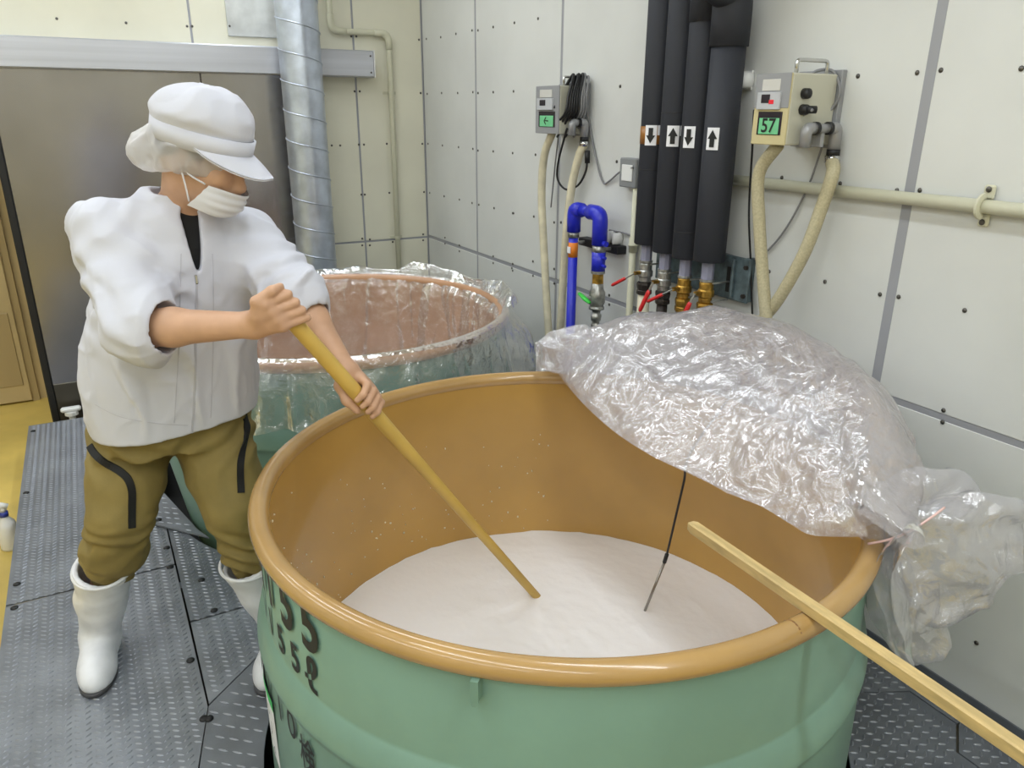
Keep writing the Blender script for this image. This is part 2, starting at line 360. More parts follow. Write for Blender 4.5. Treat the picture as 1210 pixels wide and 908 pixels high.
def plate(poly, z1=0., th=.0065, mode='wave', m=None, bolts=(), pitch=.0235):
    m = m or m_plate; p = B().prism(poly, z1-th, z1).make('plate', m, pf)
    A = np.array(poly); lo, hi = A.min(0), A.max(0); V = []; Fc = []; n = 0; L = .0115 if mode == 'wave' else .016
    gx, gy = np.meshgrid(np.arange(lo[0], hi[0], pitch), np.arange(lo[1], hi[1], pitch if mode == 'wave' else pitch*1.6)); gx = gx.ravel(); gy = gy.ravel()
    i = np.round((gx-lo[0])/pitch).astype(int)
    P = np.c_[gx, gy+(i % 2)*(.0 if mode == 'wave' else pitch*.8)]
    ang = np.where(i % 2 == 0, .6, -.6) if mode == 'wave' else np.full(len(P), -.75)
    ok = inpoly(P-[.011, 0], poly) & inpoly(P+[.011, 0], poly) & (np.linalg.norm(P-T1C, axis=1) > CUT-.02) & (np.linalg.norm(P-T2C, axis=1) > .72)
    P = P[ok]; ang = ang[ok]
    if len(P):
        c, s_ = np.cos(ang)[:, None], np.sin(ang)[:, None]; tx = tv[:, 0]*L; ty = tv[:, 1]*.0068
        X = P[:, :1]+c*tx-s_*ty; Y = P[:, 1:]+s_*tx+c*ty; Z = np.broadcast_to(z1+tv[:, 2]*.0028, X.shape)
        V = np.stack([X, Y, Z], -1).reshape(-1, 3); F0 = [np.array(f) for f in tf]
        Fc = [tuple(f+8*k) for k in range(len(P)) for f in F0]
        o = mesh_obj('tread_pattern', V, Fc, m_tread, p); o['kind'] = 'stuff'
    for bx, by in bolts: B().sphere((bx, by, z1+.001), (.013, .013, .006), 10, 5).make('bolt', m_bolt, p, True)
    return p
def arc(c, r, a0, a1, n=18): return [(c[0]+r*math.cos(math.radians(a)), c[1]+r*math.sin(math.radians(a))) for a in np.linspace(a0, a1, n)]
bw = lambda *px: [tuple(onz(x, y, 0)[:2]) for x, y in px]
plate([(-.46, 2.746), (.076, 2.746), (.076, 3.62), (.20, 3.75), (.20, 4.53), (-.46, 4.53)], bolts=bw((39, 510), (31, 583), (20, 691), (197, 648)))
plate([(-.46, .2), (.02, .2), (.02, 1.70), (.076, 1.92), (.076, 2.734), (-.46, 2.734)], bolts=bw((17, 719), (201, 671), (225, 781)))
plate([(.083, 2.356), (.52, 2.356)]+arc(T2C, .745, 217, 186, 8)+[(.081, 3.1)], bolts=bw((238, 686), (253, 722)), m=m_plate2)
plate([(.081, 1.93), (.30, 2.12)]+arc(T1C, CUT, 130, 118, 4)+[(.52, 2.345), (.083, 2.345)])
plate([(.024, .2), (.5, .2)]+arc(T1C, CUT, -126, -224, 24)+[(.30, 2.116), (.079, 1.922), (.024, 1.70)], mode='diag', pitch=.032, m=m_plate2, bolts=bw((241, 850), (247, 850)))
plate([(.031, 3.08), (.215, 2.86), (.185, 2.945), (.088, 3.39)], z1=.012, mode='diag', pitch=.03, m=m_plate, bolts=bw((188, 618), (256, 632)))
plate([(.5, .2), (1.80, .2), (1.80, .80), (1.895, .86), (1.895, 1.0)]+arc(T1C, CUT, -27, -124, 26), m=m_plate2)
plate([(1.805, .2), (1.985, .2), (1.985, .855), (1.90, .855), (1.805, .795)], m=m_plate2)
plate([(1.90, .86), (1.985, .86), (1.985, 2.4), (1.5, 2.4), (1.5, 2.1)]+arc(T1C, CUT, 48, -27, 16)+[(1.90, 1.004)], m=m_plate)
B().box((1.972, .2, .0045), (1.992, 2.4, .010)).box((1.987, .2, .010), (1.992, 2.4, .035)).make('wall_angle', m_plate2, pf)
B().box((-.462, .2, -.06), (-.452, 4.53, -.0075)).box((-.452, 4.52, -.06), (.2, 4.53, -.0075)).make('edge_angle', m_plate2, pf)
for y in (.6, 1.6, 2.6, 3.5, 4.4):
    B().box((-.44, y-.025, ZF), (-.39, y+.025, -.0075)).make('leg', m_plate2, pf)
    B().box((-.39, y-.02, -.05), (.1, y+.02, -.0075)).make('beam', m_plate2, pf)

# spray bottle on the yellow floor
sx, sy = -.522, 3.56
sb = empty('spray_bottle', (sx, sy, ZF)); T(sb, 'white spray bottle with blue collar on the yellow floor', 'bottle')
B().lathe([(0, 0), (.036, 0), (.039, .01), (.039, .10), (.034, .125), (.015, .15), (.014, .165), (0, .165)], (sx, sy, ZF), 20).make('body', m_white, sb, True)
B().cyl((sx, sy, ZF+.155), (sx, sy, ZF+.175), .018).make('collar', mat('blue_cap', (45, 60, 150), .4), sb, True)
b = B().tube([(sx+.02, sy, ZF+.195), (sx, sy, ZF+.205), (sx-.05, sy-.01, ZF+.20), (sx-.062, sy-.012, ZF+.195)], [.013, .015, .011, .007], 10).cyl((sx, sy, ZF+.175), (sx, sy, ZF+.2), .012)
b.make('spray_head', m_white, sb, True)
B().tube([(sx-.035, sy-.008, ZF+.19), (sx-.045, sy-.01, ZF+.165), (sx-.04, sy-.01, ZF+.14)], .004, 6).make('trigger', m_white, sb, True)
# ================================================================ tanks
m_green = mat('tank_green', (118, 152, 137), .4, var=.05, vscale=3, coat=.15)
m_ochre = mat('enamel_ochre', (188, 148, 78), .25, var=.05, vscale=2.5, coat=.3)
m_rim = mat('rim_ochre', (176, 141, 88), .24, var=.05, vscale=5, coat=.5)
m_rim2 = mat('rim_brown', (184, 140, 104), .3, var=.05, vscale=5, coat=.3)
m_ink = mat('black_paint', (26, 30, 30), .5)
RZ1, RZ2 = .75, .80
def rimprof(rc, rt, top):            # rolled rim with a small inner lip
    a = np.radians(np.arange(-60, 241, 20)); return [(rc+rt*math.cos(t), top-rt+rt*math.sin(t)*1.0) for t in a]
def tank(C, RZ, label, lining, rimm, foot):
    t = empty('fermentation_tank', (C[0], C[1], ZF)); T(t, label, 'tank')
    # outer shell: straight upper wall, flared hoop band, lower wall
    z = lambda v: RZ-.75+v
    B().lathe([(.730, z(.715)), (.741, z(.705)), (.747, z(.502)), (.750, z(.494)), (.756, z(.490)), (.770, z(.436)), (.772, z(.428)), (.771, z(.421)), (.765, z(.414)), (.765, z(.40)), (foot, ZF+.1), (foot-.035, ZF+.02), (0, ZF+.02)], (C[0], C[1], 0), 128).make('shell', m_green, t, True)
    B().lathe([(.722, z(.715)), (.722, z(.40)), (min(.722, foot-.018), z(-.12)), (min(.69, foot-.05), z(-.16)), (0, z(-.16))], (C[0], C[1], 0), 128).make('lining', lining, t, True)
    B().lathe([(.722, RZ-.04)]+rimprof(.7385, .0235, RZ)[::-1]+[(.728, RZ-.045)], (C[0], C[1], 0), 160).make('rim', rimm, t, True)
    B().lathe([(.722, RZ-.020), (.7165, RZ-.026), (.7165, RZ-.034), (.722, RZ-.04)], (C[0], C[1], 0), 128).make('inner_lip', rimm, t, True)
    return t
t1 = tank(T1C, RZ1, 'green tank with open ochre interior holding white rice mash, painted with 155 lettering', m_ochre, m_rim, .775)
t2 = tank(T2C, RZ2, 'green tank lined with clear plastic film, standing empty behind the worker', m_rim2, m_rim2, .675)
# lug under the rim
a = math.radians(-132.7); u = np.array([math.cos(a), math.sin(a), 0]); tn = np.array([-u[1], u[0], 0]); c3 = np.array([T1C[0], T1C[1], 0])
V = []
for r in (.74, .768):
    for s, z in ((-.007, .712), (.007, .712), (.007, .668), (.004, .660), (-.004, .660), (-.007, .668)): V.append(c3+u*r+tn*s+np.array([0, 0, z]))
mesh_obj('lug', V, [(0, 1, 2, 3, 4, 5)[::-1], (6, 7, 8, 9, 10, 11)]+[(i, (i+1) % 6, 6+(i+1) % 6, 6+i) for i in range(6)], m_green, t1)
# seam in the rim
a = math.radians(-88); u = np.array([math.cos(a), math.sin(a), 0]); q = c3+u*.738+np.array([0, 0, RZ1-.0235])
B().cyl(q-[.0018, 0, 0], q+[.0018, 0, 0], .0238, 20).make('rim_seam', mat('rim_seam_brown', (128, 88, 40), .5), t1, True)
# painted lettering wrapped on the shell
def tank_pt(px, py, rad):            # near side of the shell seen at a pixel -> (angle, height)
    r = ray(px, py); d = r[:2]; A = d@d; Bq = -2*d@T1C; Cq = T1C@T1C-rad*rad; D = Bq*Bq-4*A*Cq; t = (-Bq-math.sqrt(max(D, 0)))/2/A
    q = O3+r*t; return math.atan2(q[1]-T1C[1], q[0]-T1C[0]), q[2]
def wrap_char(ch, size, a, z, rad, bold, sx=1.):
    import bmesh
    V, Fc = text_mesh(ch, size, bold); V = V-(V.min(0)+V.max(0))/2
    me = bpy.data.meshes.new('x'); me.from_pydata(V.tolist(), [], Fc); bm = bmesh.new(); bm.from_mesh(me)
    bmesh.ops.triangulate(bm, faces=bm.faces); bmesh.ops.subdivide_edges(bm, edges=[e for e in bm.edges if e.calc_length() > .02], cuts=2)
    bmesh.ops.triangulate(bm, faces=[f for f in bm.faces if len(f.verts) > 3]); bm.verts.index_update()
    V = np.array([v.co[:] for v in bm.verts]); Fc = [[v.index for v in f.verts] for f in bm.faces]; bm.free(); bpy.data.meshes.remove(me)
    th = a+V[:, 0]*sx/rad
    return mesh_obj('painted_mark', np.c_[T1C[0]+rad*np.cos(th), T1C[1]+rad*np.sin(th), z+V[:, 1]], Fc, m_ink, t1)
def row(chars, px, step, size, rad, bold, sx=1., wide={}):
    a, z = tank_pt(*px, rad)
    for i, ch in enumerate(chars[::-1]):
        zz = z-size*.33 if ch == '.' else z
        wrap_char(ch, size, a, zz, rad, bold, sx); a -= math.radians(step*wide.get(ch, 1))
row('H155', (364, 741), 7.6, .165, .7485, .004, .8, {'5': .95})
row('1155', (348, 778), 5.6, .098, .7485, .002, .85)
a_, z_ = tank_pt(348, 778, .7485); wrap_char('5', .098, a_+math.radians(0), z_, .7485, .002, .85) if False else None
a_, z_ = tank_pt(367, 797, .7485); wrap_char('\u2113', .115, a_, z_, .7485, .002, 1.0)
row('H12.10', (344, 856), 4.6, .105, .7695, .0008, .8, {'.': .55, '1': .8})
a_, z_ = tank_pt(359, 889, .7695); wrap_char('\u691c', .098, a_+.018, z_, .7698, .001, .62)
# paper note with green tape on the shell
def patch(a0, a1, z0, z1, rad, name, m, par, n=8):
    th = np.radians(np.linspace(a0, a1, n)); V = [(T1C[0]+rad*math.cos(t), T1C[1]+rad*math.sin(t), z) for z in (z0, z1) for t in th]
    return mesh_obj(name, V, [(i, i+1, n+i+1, n+i) for i in range(n-1)], m, par)
pa_, pz_ = tank_pt(323, 842, .7700); pa_ = math.degrees(pa_)
pn = patch(pa_-17, pa_, pz_-.33, pz_, .7700, 'paper_note', mat('paper_white', (226, 228, 232), .7), None); T(pn, 'white paper note taped to the side of the green tank', 'paper')
patch(pa_-17, pa_+.3, pz_, pz_+.03, .7712, 'tape', mat('green_tape', (70, 190, 105), .5), pn)
for k in range(7):
    V, Fc = text_mesh('S1Z4572'[k], .04); th = math.radians(pa_-4.5+1.2*(k % 2))+V[:, 0]/.75
    mesh_obj('handwriting', np.c_[T1C[0]+.7710*np.cos(th), T1C[1]+.7710*np.sin(th), pz_-.04-k*.036+V[:, 1]], Fc, mat('grey_ink', (110, 112, 125), .6), pn)

# mash surface
zs_, n, rings = .125, 128, 60; V = []; rr = np.linspace(.0, .7215, rings); an = np.arange(n)*2*np.pi/n
P = np.stack([T1C[0]+rr[:, None]*np.cos(an), T1C[1]+rr[:, None]*np.sin(an), np.zeros((rings, n))], -1)
nz = .004*vnoise(P, 6)+.0022*np.maximum(0, vnoise(P, 26, 3))**2*2+.0015*vnoise(P, 60, 9)
P[..., 2] = zs_+nz*np.minimum(1, rr[:, None]*20); P[0, :, 2] = zs_
m_mash = mat('mash_white', (244, 242, 241), .38, bump=.12, bscale=45)
Vm = P.reshape(-1, 3); Fm = [(i*n+j, i*n+(j+1) % n, (i+1)*n+(j+1) % n, (i+1)*n+j)[::-1] for i in range(rings-1) for j in range(n)]
Fm = [f[::-1] for f in Fm]
ms = mesh_obj('rice_mash', Vm, Fm, m_mash, None, True); T(ms, 'milky white rice mash filling the ochre tank', 'liquid')
# grains splashed on the inner wall
gb = B(); cnt = 0
while cnt < 170:
    th = rng.uniform(60, 215); z = zs_+.015+abs(rng.normal(0, .2))
    if z > .70 or rng.random() < .2: continue
    t = math.radians(th); s = rng.uniform(.0012, .0032)*(1.2 if z < .3 else 1); p = (T1C[0]+.7205*math.cos(t), T1C[1]+.7205*math.sin(t), z)
    gb.sphere(p, (s*rng.uniform(.6, 1.3), s*rng.uniform(.6, 1.3), s*rng.uniform(.6, 1.6)), 6, 4); cnt += 1
g = gb.make('rice_specks', mat('rice_speck', (232, 220, 190), .5), t1, True); g['kind'] = 'stuff'
# froth line left on the wall by the mash
# ================================================================ clear liner of the rear tank
f_liner = film('clear_film', .17, rough=.09, bump=1., bscale=15., gloss=.26, bdist=.012, fres=.6)
f_skirt = film('skirt_film', .24, rough=.10, bump=1., bscale=17., gloss=.28, bdist=.012, fres=.5)
f_cover = film('milky_film', .30, tint=(1., .99, 1.06), rough=.10, bump=1., bscale=17., gloss=.26, bdist=.012, fres=.7)
def liner():
    n = 420; an = np.arange(n)*2*np.pi/n; A = np.c_[np.cos(an), np.sin(an)]
    hem = .25+.055*vnoise(np.c_[A*2.2, np.full(n, .5)], 1.)+.03*vnoise(np.c_[A*7, np.full(n, 1.5)], 1.)
    flare = .012+.03*np.clip(vnoise(np.c_[A*5, np.full(n, 7.)], 1.)+.2, 0, 1)
    right = np.exp(-((np.degrees(an)+22+180) % 360-180)**2/(2*16.**2)); hem = hem-.02*right; flare = flare+.06*right
    prof = [(0., .06), (.3, .05), (.55, .06), (.64, .10), (.68, .2), (.695, .32), (.70, .45), (.703, .56), (.706, .64), (.710, .70), (.716, .75), (.722, .785), (.733, .806), (.745, .806), (.762, .795), (.768, .775)]
    rows = []; pr = np.array(prof); t = np.linspace(0, len(pr)-1, 70); ii = np.minimum(t.astype(int), len(pr)-2); pr = pr[ii]*(1-(t-ii))[:, None]+pr[ii+1]*(t-ii)[:, None]
    for k, (r, z) in enumerate(pr):
        w = min(1, r/.6)*(1 if z < .74 else max(.08, (.806-z)/.066*.9)); base = np.c_[A*max(r, .001)*9, np.full(n, z*1.2)]
        fold = .026*ridge(base, 1.)+.012*ridge(base*2.3, 1., 5)
        if r > .725: fold = fold*.15+.004*ridge(base*2, 1., 3)
        rad = r-np.abs(fold)*w*(1 if r < .72 else -.4); rows.append(np.c_[T2C[0]+A[:, 0]*rad, T2C[1]+A[:, 1]*rad, np.full(n, z+RZ2-.80+.006*w)])
    for k in range(1, 26):
        s = k/25; z = .775-hem*s; base = np.c_[A*8, np.full(n, z*3)]
        rad = .768+flare*np.sin(min(1, s*1.15)*np.pi*.62)+.028*s*ridge(base, 1., 11)+.018*s*ridge(base*2.1, 1., 2)+.006*s*ridge(base*5, 1., 8)
        rows.append(np.c_[T2C[0]+A[:, 0]*rad, T2C[1]+A[:, 1]*rad, z+RZ2-.80])
    skirt = rows[69:]; rows = rows[:70]
    m = len(rows); V = np.concatenate(rows); Fc = [(i*n+j, i*n+(j+1) % n, (i+1)*n+(j+1) % n, (i+1)*n+j) for i in range(m-1) for j in range(n)]
    o = mesh_obj('tank_liner', V, Fc, f_liner, None, True); T(o, 'clear crinkled plastic film lining the empty rear tank and hanging over its rim', 'plastic film')
    mesh_obj('hanging_skirt', np.concatenate(skirt), [(i*n+j, i*n+(j+1) % n, (i+1)*n+(j+1) % n, (i+1)*n+j) for i in range(len(skirt)-1) for j in range(n)], f_skirt, o, True)
    # loose loops of film standing up along the far rim
    rows = []
    aa = np.radians(np.linspace(-35, 150, 260)); A = np.c_[np.cos(aa), np.sin(aa)]
    h = .02+.045*np.clip(vnoise(np.c_[A*5, np.full(260, 2.)], 1.)+.45, 0, 1)
    for k in range(12):
        s = k/11; rad = .735+.05*s+.02*vnoise(np.c_[A*9, np.full(260, s*2)], 1.); rows.append(np.c_[T2C[0]+A[:, 0]*rad, T2C[1]+A[:, 1]*rad, RZ2+.002+h*np.sin(s*np.pi*.9)])
    V = np.concatenate(rows); mesh_obj('loose_edge', V, [(i*260+j, i*260+j+1, (i+1)*260+j+1, (i+1)*260+j) for i in range(11) for j in range(259)], f_liner, o, True)
liner()
# ================================================================ milky cover folded back over the mash tank
def cover():
    th = [64, 52, 42, 30, 15, 0, -15, -30, -42, -54, -64]
    epx = [(640, 412), (664, 447), (690, 478), (728, 512), (772, 540), (820, 562), (862, 583), (902, 600), (935, 620), (962, 633), (1025, 634)]
    ez = [.80, .77, .765, .76, .76, .76, .76, .76, .76, .765, .775]
    hc = [.10, .155, .205, .25, .285, .29, .285, .27, .24, .18, .11]
    E = np.array([onz(*p, z) for p, z in zip(epx, ez)])
    n, rows = 300, []
    tq = np.linspace(0, len(th)-1, n)
    def ip(a): return smooth_path(np.asarray(a, float).reshape(len(th), -1), n-1)
    Eq = ip(E); TH = np.radians(ip(np.array(th))[:, 0]); HC = ip(np.array(hc))[:, 0]
    U = np.c_[np.cos(TH), np.sin(TH), np.zeros(n)]; c = np.array([T1C[0], T1C[1], 0])
    K = lambda r, z: c+U*np.asarray(r).reshape(-1, 1)+np.c_[np.zeros((n, 2)), np.broadcast_to(z, (n,))]
    C = K(.70, RZ1+HC); D = K(.80, RZ1+HC*.62); G = K(.80, RZ1+.06); H = K(.772, RZ1-.035); I = K(.80+.02*vnoise(U*12, 1.), RZ1-.12); Jn = K(.82+.04*vnoise(U*9, 1.), RZ1-.21+.04*vnoise(U*6, 1., 4))
    Q = Eq*.48+C*.52+np.c_[np.zeros((n, 2)), .035*np.sin(np.linspace(0, np.pi, n))]
    Q0 = Eq*.86+C*.14+np.c_[np.zeros((n, 2)), np.full(n, .012)]
    ctl = [Eq, Q0, Q, C, D, G, H, I, Jn]
    V = np.array([smooth_path([k[j] for k in ctl], 150) for j in range(n)])   # n x 151
    m = V.shape[1]
    du = np.gradient(V, axis=0); dv = np.gradient(V, axis=1); N = np.cross(du, dv); N /= np.linalg.norm(N, axis=2)[..., None]+1e-9
    def crease(V, o, amp):
        W1 = V+.05*np.stack([vnoise(V, 7, o), vnoise(V, 7, o+9), vnoise(V, 7, o+17)], -1)
        d = ridge(W1, 5, o)*.012+ridge(W1, 13, o+3)*.0045+ridge(W1*[1, 1.8, 1], 30, o+6)*.0022
        cen = np.array([1.42, 1.16, .93]); q = V-cen; a = np.arctan2(q[..., 2]*1.5+q[..., 0]*.8, q[..., 1]); rr = np.linalg.norm(q, axis=2)
        d += .0035*np.exp(-(rr/.25)**2)*np.sin(a*15+7*vnoise(V, 9, o+2))
        return amp*d
    edge = np.minimum(1, np.arange(m)/8)[None, :]
    P1 = V+N*(crease(V, 1., 1.)*(.35+.65*edge))[..., None]
    P2 = V-N*.022*edge[..., None]+N*(crease(V, 40., .9)*edge)[..., None]
    lim = XW-.01
    def grid(P, name, par):
        P = P.copy(); P[..., 0] = np.minimum(P[..., 0], lim)
        return mesh_obj(name, P.reshape(-1, 3), [(i*m+j, (i+1)*m+j, (i+1)*m+j+1, i*m+j+1) for i in range(n-1) for j in range(m-1)], f_cover, par, True)
    o = grid(P1, 'tank_cover', None); T(o, 'milky crumpled plastic film cover folded back over the ochre mash tank', 'plastic cover')
    grid(P2[:, :105] if False else P2, 'inner_layer', o)
    # gathered end lobes at both ends
    def lobe(out, gA, gB, puff, name, seed):
        out = np.array(out, float); k = len(out); ring = smooth_path(np.vstack([out, out[:1]]), 96)[:-1]; cc = out.mean(0); V = []; Fc = []; nr = 22; nn = 96
        for side in (1, -1):
            base = len(V)
            for i in range(nr):
                r = (i+.02)/(nr-1+.02)
                for j in range(nn):
                    px = cc+(ring[j]-cc)*r; f = (px[0]-out[:, 0].min())/np.ptp(out[:, 0]); g = gA+(gB-gA)*f
                    p = M(px[0], px[1], g); p[1] += -side*puff*math.sqrt(max(0, 1-r*r)); V.append(p)
            Fc += [(base+i*nn+j, base+i*nn+(j+1) % nn, base+(i+1)*nn+(j+1) % nn, base+(i+1)*nn+j) for i in range(nr-1) for j in range(nn)]
        V = W(np.array(V)); W1 = V+.04*np.stack([vnoise(V, 9, seed), vnoise(V, 9, seed+5), vnoise(V, 9, seed+8)], -1)
        V = V-FW*(ridge(W1, 8, seed)*.02+ridge(W1, 18, seed+2)*.010+ridge(W1, 40, seed+4)*.004)[:, None]+np.array([0, 0, 1])*(vnoise(V, 14, seed)*.012)[:, None]+RT*(vnoise(V, 14, seed+30)*.012)[:, None]
        V[:, 0] = np.minimum(V[:, 0], lim)
        mesh_obj(name, V, Fc, f_cover, o, True)
    lobe([(1052, 622), (1085, 592), (1140, 578), (1175, 582), (1204, 588), (1212, 622), (1207, 662), (1172, 694), (1112, 738), (1068, 722), (1050, 675)], 1.42, 1.46, .055, 'gathered_end', 3)
    lobe([(1022, 650), (1058, 645), (1096, 675), (1112, 728), (1106, 770), (1064, 778), (1036, 745), (1018, 705)], 1.40, 1.43, .035, 'gathered_end', 21)
    lobe([(980, 600), (1040, 560), (1105, 545), (1150, 572), (1130, 600), (1080, 625), (1030, 645)], 1.44, 1.50, .04, 'gathered_end', 51)
    lobe([(634, 402), (660, 388), (690, 384), (700, 410), (680, 436), (645, 434)], 2.42, 2.40, .03, 'gathered_end', 33)
    # elastic cord
    pts = [M(1026, 643, 1.375), M(1050, 638, 1.345), M(1075, 628, 1.335), M(1100, 612, 1.345), M(1116, 600, 1.37)]
    B().tube(W(smooth_path(pts, 24)), .0024, 8).make('elastic_cord', mat('cord_pink', (222, 188, 184), .6), o, True)
cover()
# ================================================================ poles and probe
m_wood = mat('pole_yellow_wood', (206, 172, 88), .4, var=.05, vscale=6)
m_wood2 = mat('stick_pale_wood', (198, 172, 118), .45, var=.10, vscale=14, stretch=(5, 1, 5))
pe = toS(onz(634, 705, zs_))                                   # where the stirring pole enters the mash
PL = M(424, 468, 1.77)                                         # centre of the left hand's grip
PA = (pe-PL)/np.linalg.norm(pe-PL)                             # axis, pointing down the pole
_k = min(np.arange(.05, .5, .002), key=lambda k: abs(proj(W(PL-PA*k))[0]-334)); PR = PL-PA*_k
ptop = PR-PA*.055; pend = pe+PA*.16
pts = np.array([ptop+(pend-ptop)*t for t in np.linspace(0, 1, 24)]); L_ = np.linspace(0, 1, 24)
rad = np.interp(L_, [0, .02, .3, .55, 1], [.0145, .0193, .0190, .0148, .0125])
sp = B().tube(W(pts), rad, 14).make('stirring_pole', m_wood, None, True); T(sp, 'yellow wooden stirring pole held by the worker and dipped in the mash', 'pole')
ta, tb = onz(816, 621, .763), onz(1213, 893, .763)
dv = (tb-ta)/np.linalg.norm(tb-ta); sd = np.cross(dv, [0, 0, 1]); h = .0115; tb = ta+dv*1.25; V = []
for p, k in ((ta, .75), (ta+dv*.012, 1), (tb-dv*.01, 1), (tb, .8)):
    for q in ((-1, -.8), (-.8, -1), (.8, -1), (1, -.8), (1, .8), (.8, 1), (-.8, 1), (-1, .8)): V.append(p+sd*q[0]*h*k+np.array([0, 0, q[1]*h*k]))
st = mesh_obj('wooden_stick', V, [(i*8+j, i*8+(j+1) % 8, (i+1)*8+(j+1) % 8, (i+1)*8+j) for i in range(3) for j in range(8)]+[tuple(range(7, -1, -1)), tuple(range(24, 32))], m_wood2)
T(st, 'pale square wooden stick laid across the ochre tank rim', 'stick')
p0, p1, p2 = onz(762, 722, zs_), onz(787, 660, .30), onz(808, 570, .60)
pr = empty('temperature_probe', p0); T(pr, 'thin steel temperature probe on a black cable hanging into the mash', 'probe')
B().tube([p0-(p1-p0)*.3, p1], .0042, 10).make('rod', mat('probe_steel', (150, 146, 140), .3, .9), pr, True)
B().tube([p1-(p1-p0)*.08, p1+(p2-p1)*.06], .0062, 10).make('sleeve', m_black, pr, True)
rp = np.array([T1C[0]+.738*math.cos(.2), T1C[1]+.738*math.sin(.2), RZ1+.005])
B().tube(smooth_path([p1, p1*.5+p2*.5, p2, p2+(p2-p1)*.35, rp], 40), .0034, 8).make('cable', m_black, pr, True)
# ================================================================ insulated pipes and valves on the right wall
m_foam = mat('black_foam', (38, 40, 48), .7, bump=.05, bscale=200)
m_brass = mat('valve_brass', (176, 138, 62), .35, .8, var=.25, vscale=40)
m_nick = mat('valve_nickel', (170, 170, 166), .35, .8, var=.2, vscale=40)
m_red = mat('lever_red', (206, 42, 42), .4)
m_sleeve = mat('grey_sleeve', (140, 140, 160), .5)
m_dark = mat('dark_metal', (60, 54, 50), .5, .5)
m_cream = mat('cream_pipe', (214, 206, 182), .4)
m_label = mat('label_white', (232, 232, 236), .6)
m_brown = mat('brown_tape', (150, 100, 40), .4)
XP = 1.88
PY = [2.328, 2.215, 2.100, 1.984]; PZ = [1.122, 1.108, 1.104, 1.112]; PRd = [.051, .052, .053, .055]
desc = ['black insulated pipe with brown tape and a down arrow label', 'black insulated pipe with an up arrow label, second from the brown taped one', 'black insulated pipe with a down arrow label and a joint ring near its lower end', 'thickest black insulated pipe with an up arrow label and a bulky elbow above']
body = [m_nick, m_nick, m_brass, m_brass]
def curved_label(par, y, z, w, h, r, name, m, ang0, off=.0):
    da = w/r/2; th = np.linspace(ang0-da, ang0+da, 6); V = [(XP+(r+.001+off)*math.cos(t), y+(r+.001+off)*math.sin(t), zz) for zz in (z-h/2, z+h/2) for t in th]
    return mesh_obj(name, V, [(i, i+1, 7+i, 6+i) for i in range(5)], m, par)
lab_px = [(769, 160), (795, 161), (814, 162), (842, 164)]
